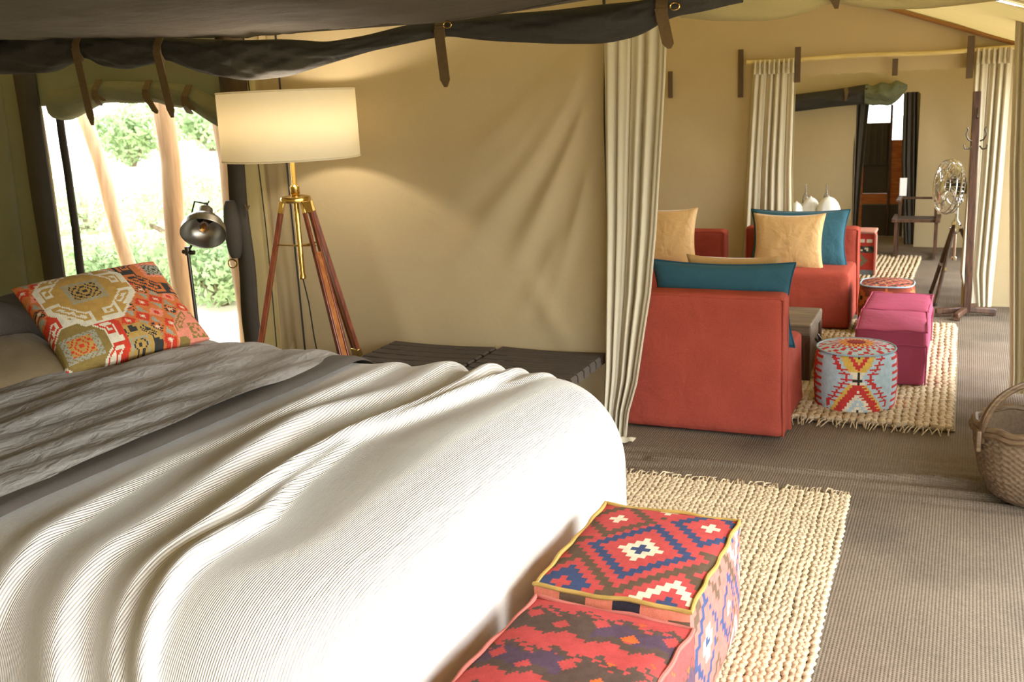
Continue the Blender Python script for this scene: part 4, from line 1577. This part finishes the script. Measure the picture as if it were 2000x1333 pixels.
def rlp(px, py, dy=0.0):
    p = at_y(px, py, ty + dy)
    return Vector((p.x - tx, p.y - ty, p.z - 0.422))


MB().lathe([(0.10, 0.0), (0.10, 0.012), (0.03, 0.022), (0.014, 0.03)], 28).build('base', MT['gunmetal'], rl)
j = rlp(367, 492)
MB().tube([(0, 0, 0.02), (j.x * .6, j.y, j.z * .5), j], 0.011, 12).build('pole', MT['chrome_dark'], rl)
MB().tube([j + Vector((-0.035, 0, 0.0)), j + Vector((0.045, 0, -0.004))], 0.014, 12).build('clamp', MT['chrome_dark'], rl)
MB().tube([j + Vector((0.0, 0, -.02)), j + Vector((0, 0, 0.03))], 0.018, 12).build('knuckle', MT['chrome_dark'], rl)
sc_ = rlp(402, 408)
ax_ = Vector((0.36, -0.66, -0.66)).normalized()
zq = Vector((0, 0, 1)).rotation_difference(ax_).to_matrix()
apex = sc_
sm_ = MB().lathe([(0.0, -0.005), (0.032, 0.0), (0.040, 0.01), (0.042, 0.055), (0.05, 0.07), (0.05, 0.078), (0.075, 0.09), (0.105, 0.115), (0.122, 0.15), (0.126, 0.19), (0.128, 0.195)], 40, c=apex, R=zq)
sm_.f = [q for q in sm_.f if len(q) == 4]
shd = sm_.build('lamp_shade', MT['gunmetal'], rl, angle=60, solid=0.003)
MB().lathe([(0.0, 0.185), (0.022, 0.175), (0.03, 0.15), (0.026, 0.12), (0.014, 0.095), (0.013, 0.08)], 18, c=apex, R=zq).build('bulb', MT['amber'], shd)
MB().tube([apex + zq @ Vector((0, 0, 0.10)), apex + zq @ Vector((0.004, 0, 0.15))], 0.004, 6).build('filament', metal('copper_filament', lin('ff9a30'), 0.3), shd)
MB().lathe([(0.0, -0.045), (0.012, -0.04), (0.016, -0.02), (0.02, 0.0)], 12, c=apex, R=zq).build('socket_cap', MT['chrome_dark'], rl)
MB().tube([apex + Vector((0.01, 0, 0.02)), apex + Vector((0.03, 0, 0.045))], 0.004, 6).build('switch', MT['chrome_dark'], rl)
p1, p2, p3, p4 = rlp(392, 396), rlp(380, 394), rlp(375, 415), rlp(377, 450)
MB().tube([apex + zq @ Vector((0, 0, -0.04)), p1, p2, p3, p4, rlp(372, 485)], 0.005, 8).build('cord', MT['black'], rl)
MB().tube([j, j + (apex + zq @ Vector((0.03, 0, 0.03)) - j) * 0.6, apex + zq @ Vector((0.0, 0, 0.03))], 0.007, 8).build('arm', MT['chrome_dark'], rl)


# ================================================================== LUGGAGE RACKS
def luggage_rack(loc, label, w=0.70, dep=0.60, h=0.47):
    root = tag(empty('luggage_rack', loc), label, 'luggage rack', 'luggage racks against the canvas wall')
    # two end rails (along depth), tilted like the folding frame; straps run between them
    for s in (-1, 1):
        MB().box((s * (w / 2 - 0.018), 0, h - 0.022), (0.036, dep, 0.042)).build('rail', MT['dark_wood_x'], root, bevel=0.008)
    for sy in (-1, 1):
        for s in (-1, 1):
            y = sy * (dep / 2 - 0.05 - 0.02 * (s > 0))
            MB().bar((s * (w / 2 - 0.02), y, h - 0.045), (-s * (w / 2 - 0.06), y, 0.0), 0.02, 0.034, upv=(0, 1, 0)).build('leg', MT['dark_wood'], root, smooth=False)
    MB().tube([(0, -dep / 2 + .05, h / 2 - .02), (0, dep / 2 - .05, h / 2 - .02)], 0.012, 8).build('pivot_bar', MT['dark_wood'], root)
    n_ = 6
    pit = dep / n_
    sw = pit * 0.80
    for i in range(n_):
        y = -dep / 2 + pit * (i + .5)
        sag = 0.008
        pts = []
        for tt in np.linspace(-1, 1, 13):
            pts.append((tt * (w / 2 - 0.004), y, h + 0.004 - sag * (1 - tt * tt)))
        pts = [(-w / 2 - 0.004, y, h - 0.045), (-w / 2 - 0.004, y, h - 0.006)] + pts + [(w / 2 + 0.004, y, h - 0.006), (w / 2 + 0.004, y, h - 0.046)]
        mb = MB()
        m_ = len(pts)
        P_ = np.zeros((m_, 2, 3))
        for q, p in enumerate(pts):
            P_[q, 0] = (p[0], y - sw / 2, p[2])
            P_[q, 1] = (p[0], y + sw / 2, p[2])
        mb.grid(P_)
        mb.build('strap', MT['strap_grey'], root, solid=0.005, smooth=False)
    return root


luggage_rack((-2.20, 5.19, 0), 'dark strapped luggage rack standing nearer the cream curtain', w=0.66)
luggage_rack((-2.91, 5.16, 0), 'dark strapped luggage rack standing nearer the tripod lamp', w=0.70)

# ================================================================== BASKET
bc = Vector((0.385, 5.10, 0))
bk = tag(empty('wicker_basket', bc), 'dark wicker basket with arched handle at the right edge', 'basket')
n_, nz_ = 160, 70
th = np.linspace(0, 2 * math.pi, n_ + 1)[:-1]
zz = np.linspace(0, 1, nz_)
A, Z = np.meshgrid(th, zz, indexing='ij')
Rr = np.interp(Z, [0, 0.08, 0.35, 0.75, 1.0], [0.175, 0.215, 0.262, 0.292, 0.298])
weave_ = 0.0045 * np.sign(np.sin(A * 40)) * np.sin(Z * math.pi * 24) + 0.002 * np.sin(A * 80)
Rw = Rr + weave_
P = np.stack([Rw * np.cos(A) * 1.0, Rw * np.sin(A) * 0.86, Z * 0.36 + 0.004], -1)
Pin = np.stack([(Rr - 0.022) * np.cos(A), (Rr - 0.022) * np.sin(A) * 0.86, Z * 0.345 + 0.02], -1)
mb = MB().grid(P, wrap=True)
mb.grid(Pin[:, ::-1], wrap=True)
mb.raw([tuple(p) for p in P[:, 0]], [tuple(range(n_))[::-1]])
mb.raw([tuple(p) for p in Pin[:, 0]], [tuple(range(n_))])
mb.build('body', MT['basket'], bk, angle=70)
for k, (rr_, zz_) in enumerate(((0.300, 0.345), (0.292, 0.368))):
    MB().tube([(rr_ * math.cos(a) * (1 + .01 * math.sin(a * 9 + k)), rr_ * 0.86 * math.sin(a), zz_ + 0.005 * math.sin(a * 13)) for a in np.linspace(0, 6.2832, 81)[:-1]], 0.017, 8, closed=True).build('rim', MT['basket_rim'], bk)
hp = []
for a in np.linspace(0, math.pi, 30):
    hp.append((-0.262 * math.cos(a), -0.03 - 0.10 * math.cos(a), 0.30 + 0.285 * math.sin(a) ** 0.8))
MB().tube(hp, [0.030 - 0.006 * math.sin(math.pi * i / 29) for i in range(30)], 10, flat=0.55).build('handle', MT['basket_rim'], bk)
MB().tube([(q[0] * 1.0, q[1] - 0.012, q[2] + 0.012) for q in hp], 0.008, 6).build('handle_splint', MT['basket_rim'], bk)
for s in (-1, 1):
    MB().box((s * 0.272, -0.03 + s * 0.10, 0.31), (0.022, 0.075, 0.10)).build('handle_lug', MT['basket_rim'], bk, bevel=0.006)

# ================================================================== COAT STAND
cs = tag(empty('coat_stand', (0.043, 9.2, 0)), 'dark brown wooden coat stand before right doorway curtain', 'coat stand')
MB().box((0.0, 0, 0.93), (0.062, 0.05, 1.80), Matrix.Rotation(math.radians(-0.8), 3, 'Y')).build('post', MT['dark_wood'], cs, bevel=0.006)
for d_ in ((1, 0.25), (-1, -0.25), (0.3, 1), (-0.3, -1)):
    v_ = Vector((d_[0], d_[1], 0)).normalized()
    MB().bar(v_ * 0.02 + Vector((0, 0, .05)), v_ * 0.24 + Vector((0, 0, .035)), 0.045, 0.05).build('foot', MT['dark_wood'], cs, bevel=0.01)
    MB().box(v_ * 0.215 + Vector((0, 0, 0.012)), (0.05, 0.05, 0.024)).build('foot_pad', MT['dark_wood'], cs)
for s in (-1, 1):
    MB().tube([(s * .03, -0.02, 1.44), (s * .055, -.03, 1.45), (s * .075, -.035, 1.49), (s * .062, -.035, 1.53), (s * 0.07, -.035, 1.55)], 0.006, 8).build('hook', MT['chrome_dark'], cs)
    MB().tube([(s * .03, -0.02, 1.40), (s * .05, -.03, 1.375), (s * .08, -.035, 1.38), (s * .085, -.035, 1.41)], 0.006, 8).build('hook', MT['chrome_dark'], cs)
MB().tube([(0, -0.02, 1.70), (0, -0.05, 1.66), (0, -.055, 1.63), (0, -.03, 1.62)], 0.006, 8).build('hook', MT['chrome_dark'], cs)

# ================================================================== PEDESTAL FAN
fx, fy = -0.075, 9.80
fan = tag(empty('pedestal_fan', (fx, fy, 0)), 'chrome pedestal fan on dark wooden tripod beside coat stand', 'fan')
hub_z = 0.70
for a, rr_ in ((math.radians(120), 0.36), (math.radians(245), 0.30), (math.radians(5), 0.32)):
    lg = MB().bar((0.03 * math.cos(a), 0.03 * math.sin(a), hub_z - 0.02), (rr_ * math.cos(a), rr_ * math.sin(a), 0.012), 0.022, 0.034).build('leg', MT['dark_wood'], fan, smooth=False, bevel=0.003)
    MB().tube([(rr_ * .52 * math.cos(a), rr_ * .52 * math.sin(a), hub_z * .46), (rr_ * .56 * math.cos(a), rr_ * .56 * math.sin(a), hub_z * .42)], 0.024, 8).build('leg_clamp', MT['chrome'], lg)
    MB().tube([(rr_ * math.cos(a), rr_ * math.sin(a), 0.03), (rr_ * math.cos(a), rr_ * math.sin(a), 0.0)], 0.018, 8).build('foot', MT['chrome_dark'], lg)
MB().lathe([(0.012, 0.40), (0.012, 0.60), (0.035, 0.62), (0.035, 0.70), (0.02, 0.72), (0.014, 0.74), (0.014, 0.95)], 16).build('pole', MT['chrome'], fan)
MB().tube([(-0.05, -0.02, 0.66), (0.05, 0.0, 0.66)], 0.016, 10).build('lock_knob', MT['chrome'], fan)
MB().lathe([(0.0, .36), (.02, .365), (.024, .385), (.018, .40)], 12).build('centre_knob', MT['chrome'], fan)
fn = Vector((-0.90, -0.43, 0.10)).normalized()
RQ = Vector((0, 0, 1)).rotation_difference(fn).to_matrix()
hc = Vector((-0.075, -0.05, 1.02))
FR = 0.235
for dz, rr_ in ((0.0, FR), (0.035, FR * 0.97), (-0.035, FR * 0.97), (0.055, FR * .62), (-0.05, FR * .62), (0.062, FR * .3)):
    MB().tube([hc + RQ @ Vector((rr_ * math.cos(a), rr_ * math.sin(a), dz)) for a in np.linspace(0, 6.2832, 41)[:-1]], 0.0065 if dz == 0 else 0.004, 6, closed=True).build('cage_ring', MT['chrome'], fan)
for k in range(36):
    a = 2 * math.pi * k / 36
    for s in (1, -1):
        pts = [hc + RQ @ Vector((rr_ * math.cos(a), rr_ * math.sin(a), s * dz)) for rr_, dz in ((0.05, .062), (FR * .6, .056), (FR * .9, .04), (FR, .0))]
        MB().tube(pts, 0.0022, 4, cap=False).build('cage_wire', MT['chrome'], fan)
MB().lathe([(0.0, .066), (.045, .062), (.05, .05)], 20, c=hc, R=RQ).build('badge', MT['chrome'], fan)
for k in range(4):
    u = np.linspace(0, 1, 8)
    A, Bq = np.meshgrid(u, u, indexing='ij')
    rr_ = 0.04 + (FR * 0.88 - .04) * A
    a = k * math.pi / 2 + (Bq - .5) * (0.75 + .25 * np.sin(np.pi * A))
    zb_ = 0.025 * (Bq - .5) * 2
    loc_ = np.stack([rr_ * np.cos(a), rr_ * np.sin(a), zb_], -1) @ np.array(RQ).T + np.array(hc)
    MB().grid(loc_).build('blade', MT['chrome'], fan, solid=0.002)
MB().lathe([(0.03, .02), (.035, 0), (.05, -.05), (.058, -.09), (.055, -.16), (.035, -.19), (0, -.195)], 22, c=hc, R=RQ).build('motor', MT['chrome_dark'], fan)
MB().tube([hc + RQ @ Vector((0, 0, -.1)) + Vector((0, 0, -.03)), hc + RQ @ Vector((0, 0, -.1)) + Vector((0.02, 0, -.12)), (0, 0, .88)], 0.016, 10).build('neck', MT['chrome'], fan)
MB().tube([hc + RQ @ Vector((0, 0, -.15)) + Vector((0, 0, .04)), hc + RQ @ Vector((0, 0, -.15)) + Vector((0, 0, .085))], 0.007, 8).build('oscillation_knob', MT['chrome_dark'], fan)

# ================================================================== END ROOM: folding armchair, chest, table
dc = tag(empty('directors_chair', (-0.50, 12.32, 0)), 'dark wooden folding armchair standing in the far room', 'chair')
for sx in (-1, 1):
    for sy in (-.20, .20):
        MB().box((sx * 0.205, sy, 0.21), (0.028, 0.034, 0.42)).build('leg', MT['dark_wood'], dc, smooth=False)
    MB().box((sx * 0.205, 0, 0.025), (0.03, 0.50, 0.036)).build('runner', MT['dark_wood'], dc)
    MB().box((sx * 0.225, 0, 0.425), (0.05, 0.52, 0.035)).build('seat_rail', MT['dark_wood'], dc, bevel=0.004)
    MB().box((sx * 0.19, 0.10, 0.53), (0.028, 0.034, 0.21)).build('arm_post', MT['dark_wood'], dc)
    MB().box((sx * 0.19, 0.0, 0.64), (0.05, 0.46, 0.022)).build('armrest', MT['dark_wood'], dc, bevel=0.004)
    MB().box((sx * 0.19, 0.20, 0.63), (0.028, 0.028, 0.44)).build('back_post', MT['dark_wood'], dc)
MB().box((0, -.20, 0.42), (0.44, 0.03, 0.03)).build('stretcher', MT['dark_wood'], dc)
MB().box((0, 0.21, 0.63), (0.36, 0.02, 0.025)).build('back_rail', MT['dark_wood'], dc)
MB().box((0, 0, 0.418), (0.40, 0.42, 0.014)).build('seat_sling', MT['strap_grey'], dc)
sl = MB().box((-0.165, 0.16, 0.76), (0.075, 0.012, 0.20)).build('back_sling', MT['white_cloth'], dc)
sl['label'] = 'white cloth hung over back post'

ch = tag(empty('kilim_chest', (-0.93, 11.02, 0)), 'red kilim covered chest with pale rim in the far room', 'chest')
ccs = []
cb = MB()
n1_, n2_ = 12, 24
P_ = np.zeros((n1_ + 1, n2_ + 1, 3))
for i in range(n1_ + 1):
    for j_ in range(n2_ + 1):
        P_[i, j_] = (-0.12 + 0.22 * i / n1_, -0.142, 0.02 + 0.42 * j_ / n2_)


def chest_col(i, j_):
    if 19 <= j_ <= 20:
        return lin('c9bda8') if i % 4 < 3 else RD
    if 13 <= j_ <= 16:
        return BK if (i + j_) % 5 < 2 else (CR if 4 < i < 9 and j_ in (14, 15) else lin('4c4a3c'))
    d = abs(i - 4) + abs(j_ - 8)
    if d < 5:
        return RD if d < 2 else lin('6f6a52')
    if j_ < 3:
        return lin('6f7476')
    return lin('a83a2e')


cb.grid(P_, cols=[[chest_col(i, j_) for j_ in range(n2_)] for i in range(n1_)])
cb.build('front_panel', MT['kilim'], ch)
MB().box((-0.01, 0.02, 0.225), (0.23, 0.30, 0.41)).build('body', fabric('chest_red', lin('9a3a30'), wb=0.2), ch, bevel=0.01)
rimm = fabric('chest_rim', lin('c08878'), wb=0.2)
MB().tube([(0.115, -.145, 0.01), (0.118, -.146, 0.24), (0.116, -.145, 0.43), (0.10, -.145, 0.455), (-0.02, -.145, 0.462), (-0.13, -.145, 0.458)], 0.013, 8).build('rim', rimm, ch)
MB().box((-0.01, 0.02, 0.45), (0.24, 0.32, 0.03)).build('lid', rimm, ch, bevel=0.01)

tb = tag(empty('side_table', (-1.50, 11.55, 0)), 'white cloth topped table in the far room behind teal cushion', 'table')
MB().box((0, 0, 0.53), (0.56, 0.44, 0.04)).build('tabletop', MT['white_cloth'], tb, bevel=0.01)
for sx in (-.24, .24):
    for sy in (-.18, .18):
        MB().box((sx, sy, 0.255), (0.04, 0.04, 0.51)).build('leg', MT['dark_wood'], tb)


def bundle(label, c, rx, ry, rz_, seed):
    u = np.linspace(0, 1, 40)
    v = np.linspace(0, 1, 18)
    A, Bq = np.meshgrid(u * 2 * math.pi, v * math.pi / 2, indexing='ij')
    w = 1 + 0.05 * np.sin(5 * A + seed) * np.cos(Bq)
    P = np.stack([rx * np.cos(Bq) * np.cos(A) * w, ry * np.cos(Bq) * np.sin(A) * w, rz_ * np.sin(Bq) ** 0.9], -1)
    o = MB().grid(P).build('cloth_bundle', MT['white_cloth'], angle=180)
    o.location = c
    tag(o, label, 'cloth', 'white cloth bundles on the far table')
    MB().tube([(0, 0, rz_ - 0.004), (0.004, 0, rz_ + 0.012)], [0.012, 0.005], 8).build('knot', MT['white_cloth'], o)
    return o


bundle('largest white rounded bundle at right end of far table', (-1.36, 11.50, 0.551), 0.125, 0.11, 0.20, 0)
bundle('white rounded bundle left of the largest one on far table', (-1.56, 11.60, 0.551), 0.10, 0.10, 0.185, 1)
bundle('white rounded bundle at left end of far table', (-1.70, 11.52, 0.551), 0.075, 0.09, 0.14, 2)
for x, y, lab in ((-1.63, 11.72, 'clear glass bottle neck between left bundles on far table'), (-1.405, 11.70, 'clear glass bottle neck behind the largest white bundle')):
    b = MB().lathe([(0.036, 0), (0.038, 0.02), (0.038, 0.15), (0.030, 0.19), (0.013, 0.22), (0.012, 0.30), (0.015, 0.305), (0.013, 0.315)], 20, c=(0, 0, 0)).build('glass_bottle', MT['glass'])
    b.location = (x, y, 0.551)
    tag(b, lab, 'bottle', 'glass bottles on the far table')

# rolled dark flap above the bathroom doorway
YQ = 12.86
prof = [(1480, 190, 222), (1557, 184, 218), (1620, 176, 210), (1660, 170, 206), (1695, 164, 203)]
P, X4, T4, B4 = roll_mesh(prof, YQ, seed=2, m=60)
df = tag(empty('doorway_flap', (-1.3, YQ, 1.75)), 'dark rolled flap with green knotted end above bathroom doorway', 'canvas flap')
o = roll_obj('roll', P, MT['dark_canvas'])
o.parent = df
o.location = (1.3, -YQ, -1.75)
prof = [(1690, 165, 203), (1705, 168, 207), (1720, 160, 205), (1738, 164, 207), (1750, 156, 200), (1764, 162, 186), (1772, 166, 172)]
P, *_ = roll_mesh(prof, YQ - 0.02, seed=7, m=60, fold=0.22)
o = roll_obj('knotted_end', fabric('knot_green', lin('6c7058'), var=0.2, wb=0.3, crease=0.6, cscale=20) and MT['green_roll'], df) if False else roll_obj('knotted_end', P, MT['dark_canvas'], df)
o.data.materials[0] = fabric('knot_green', lin('6c7058'), var=0.2, wb=0.3, crease=0.6, cscale=20)
o.location = (1.3, -YQ, -1.75)
c = at_y(1652, 180, YQ - .1)
wpart(ribbon([(c.x, YQ - .10, c.z + .05), (c.x + .01, YQ - .125, c.z), (c.x, YQ - .09, c.z - .10)], 0.045), 'strap', MT['leather'], df, (-1.3, YQ, 1.75))

# bathroom: dark drapes and wooden screens seen through the doorway
curtain('bathroom_drape', 'dark brown drape at left side of bathroom doorway', 13.05, [(1.82, -1.30), (0.02, -1.27)], [(1.82, -1.10), (0.9, -1.16), (0.02, -1.20)], 3, 0.03, mat='dark_strip', nz=30, m=50)
curtain('bathroom_drape', 'dark grey drape at right side of bathroom doorway', 13.05, [(1.82, -0.74), (1.0, -0.73), (0.02, -0.66)], [(1.82, -0.58), (0.02, -0.50)], 4, 0.035, mat='dark_strip', nz=30, m=50)
scn = tag(empty('wooden_screen', (-0.95, 13.9, 0)), 'dark wooden screen with orange boards inside the bathroom', 'screen')


def qx(px, Y=13.9):
    return at_y(px, 400, Y).x + 0.95


def qz(py, Y=13.9):
    return at_y(1720, py, Y).z


def panel(nm, x0, x1, y0, y1, mat, dy=0.0):
    a, b = qx(x0), qx(x1)
    zt_, zb_ = qz(y0), max(0.0, qz(y1))
    MB().box(((a + b) / 2, dy, (zt_ + zb_) / 2), (b - a, 0.03, zt_ - zb_)).build(nm, mat, scn, bevel=0.003)


panel('panel', 1676, 1733, 240, 376, MT['dark_strip'])
panel('board', 1676, 1733, 378, 398, MT['orange_wood'], -0.01)
panel('panel', 1676, 1733, 400, 462, MT['dark_strip'])
panel('post', 1732, 1737, 205, 470, MT['dark_wood'], -0.02)
panel('board', 1737, 1764, 274, 398, MT['orange_wood'])
panel('panel', 1737, 1764, 400, 462, MT['dark_strip'])
panel('post', 1678, 1684, 205, 462, MT['orange_wood'], -0.02)
tw = MB()
A, Z = np.meshgrid(np.linspace(0, 1, 30), np.linspace(0, 1, 20), indexing='ij')
a, b = qx(1684), qx(1728)
tw.grid(np.stack([a + (b - a) * A - 0.95, 13.9 - 0.05 + 0.012 * np.sin(A * 22), qz(322) + (qz(240) - qz(322)) * Z], -1))
tag(tw.build('hanging_towel', MT['dark_strip'], angle=180), 'dark towel hung on wooden screen inside the bathroom', 'towel')
MB()

# ================================================================== OUTSIDE: poles, shrubs, tree
for (x0_, y0_, x1_, y1_, r0, r1, lab) in ((163, 215, 258, 540, 0.050, 0.056, 'slender slanting gum pole at left outside the window'), (318, 180, 362, 640, 0.070, 0.082, 'thick gum pole in the middle outside the window'),
                                        (436, 220, 496, 690, 0.085, 0.088, 'thick gum pole against right edge outside the window')):
    Yp = 6.05
    a, b = at_y(x0_, y0_, Yp), at_y(x1_, y1_, Yp)
    d_ = (b - a)
    top_ = a - d_ * ((2.7 - a.z) / -d_.z) * -1 if False else a + d_ * ((2.7 - a.z) / d_.z)
    bot_ = a + d_ * ((-0.30 - a.z) / d_.z)
    n_ = 16
    pts = [top_.lerp(bot_, i / n_) + Vector((0.008 * math.sin(i * 1.3), 0.006 * math.cos(i), 0)) for i in range(n_ + 1)]
    tag(MB().tube(pts, [r0 + (r1 - r0) * i / n_ + 0.002 * math.sin(i * 2) for i in range(n_ + 1)], 16).build('gum_pole', MT['pole']), lab, 'pole', 'gum poles outside the window')


def shrub(name, label, loc, rx, ry, rz_, nleaf, size, mat, seed, trunk=0.3, group=None, cat='shrub'):
    rng = np.random.default_rng(seed)
    root = tag(empty(name, loc), label, cat, group)
    blobs = [(rng.uniform(-.6, .6) * rx, rng.uniform(-.6, .6) * ry, trunk + rz_ * rng.uniform(.1, 1.0), rng.uniform(.35, .6)) for _ in range(9)]
    mb = MB()
    vv, ff = [], []
    for i in range(nleaf):
        bx, by, bz, bs = blobs[rng.integers(0, 9)]
        d_ = rng.normal(size=3)
        d_ /= np.linalg.norm(d_)
        rr = bs * rng.uniform(.55, 1.0) ** .5
        c = np.array([bx + d_[0] * rx * rr, by + d_[1] * ry * rr, max(bz + d_[2] * rz_ * rr * .8, 0.03)])
        t1 = rng.normal(size=3)
        t1 /= np.linalg.norm(t1)
        t2 = np.cross(t1, d_ + 0.3 * rng.normal(size=3))
        t2 /= np.linalg.norm(t2) + 1e-6
        s = size * rng.uniform(.6, 1.3)
        k = len(vv)
        vv += [tuple(c - t1 * s), tuple(c + t2 * s * .45), tuple(c + t1 * s), tuple(c - t2 * s * .45)]
        ff.append((k, k + 1, k + 2, k + 3))
    fo = mb.raw(vv, ff).build('foliage', mat, root, smooth=False)
    fo['kind'] = 'stuff'
    for q in range(4):
        bx, by, bz, bs = blobs[q]
        MB().tube([(0.03 * q, 0, -0.05), (bx * .4, by * .4, bz * .5), (bx, by, bz)], [0.035 * (rx + .3), 0.025 * (rx + .3), 0.008], 6).build('stem', MT['bark'], root)
    return root


SH = [('leafy green shrub low at left outside the window', (180, 600), 9.6, 0.9, 0.8, 0.62, 1), ('bushy green shrub between the gum poles outside the window', (275, 610), 9.4, 0.9, 0.8, 0.62, 2),
      ('dense green shrub behind the reading lamp outside', (400, 600), 9.3, 0.8, 0.75, 0.70, 3), ('round green shrub beside right gum pole outside', (462, 590), 10.4, 0.8, 0.8, 0.7, 4),
      ('far green shrub behind the middle gum pole', (330, 520), 14.0, 1.6, 1.4, 0.9, 5), ('far green shrub at left of the window view', (150, 500), 15.0, 1.6, 1.4, 0.9, 6), ('far green shrub behind the right gum pole', (452, 500), 18.5, 1.5, 1.3, 0.9, 7)]
for lab, (px, py), dist, rx, ry, rz_, sd_ in SH:
    p = at_y(px, 300, dist)
    shrub('shrub', lab, (p.x, dist, -0.28), rx, ry, rz_, 3200, 0.05, MT['leaf'], sd_, trunk=0.02, group='shrubs outside the window')
p = at_y(255, 300, 34)
shrub('tree', 'pale bushy tree in the distance seen through the window', (p.x, 34, -0.28), 2.3, 2.0, 1.9, 3200, 0.16, MT['leaf_far'], 11, trunk=0.5, cat='tree')
p = at_y(415, 300, 46)
shrub('tree', 'fainter distant tree at right of the window view', (p.x, 46, -0.28), 3.0, 2.4, 1.8, 2600, 0.2, MT['leaf_far'], 12, trunk=0.4, cat='tree')
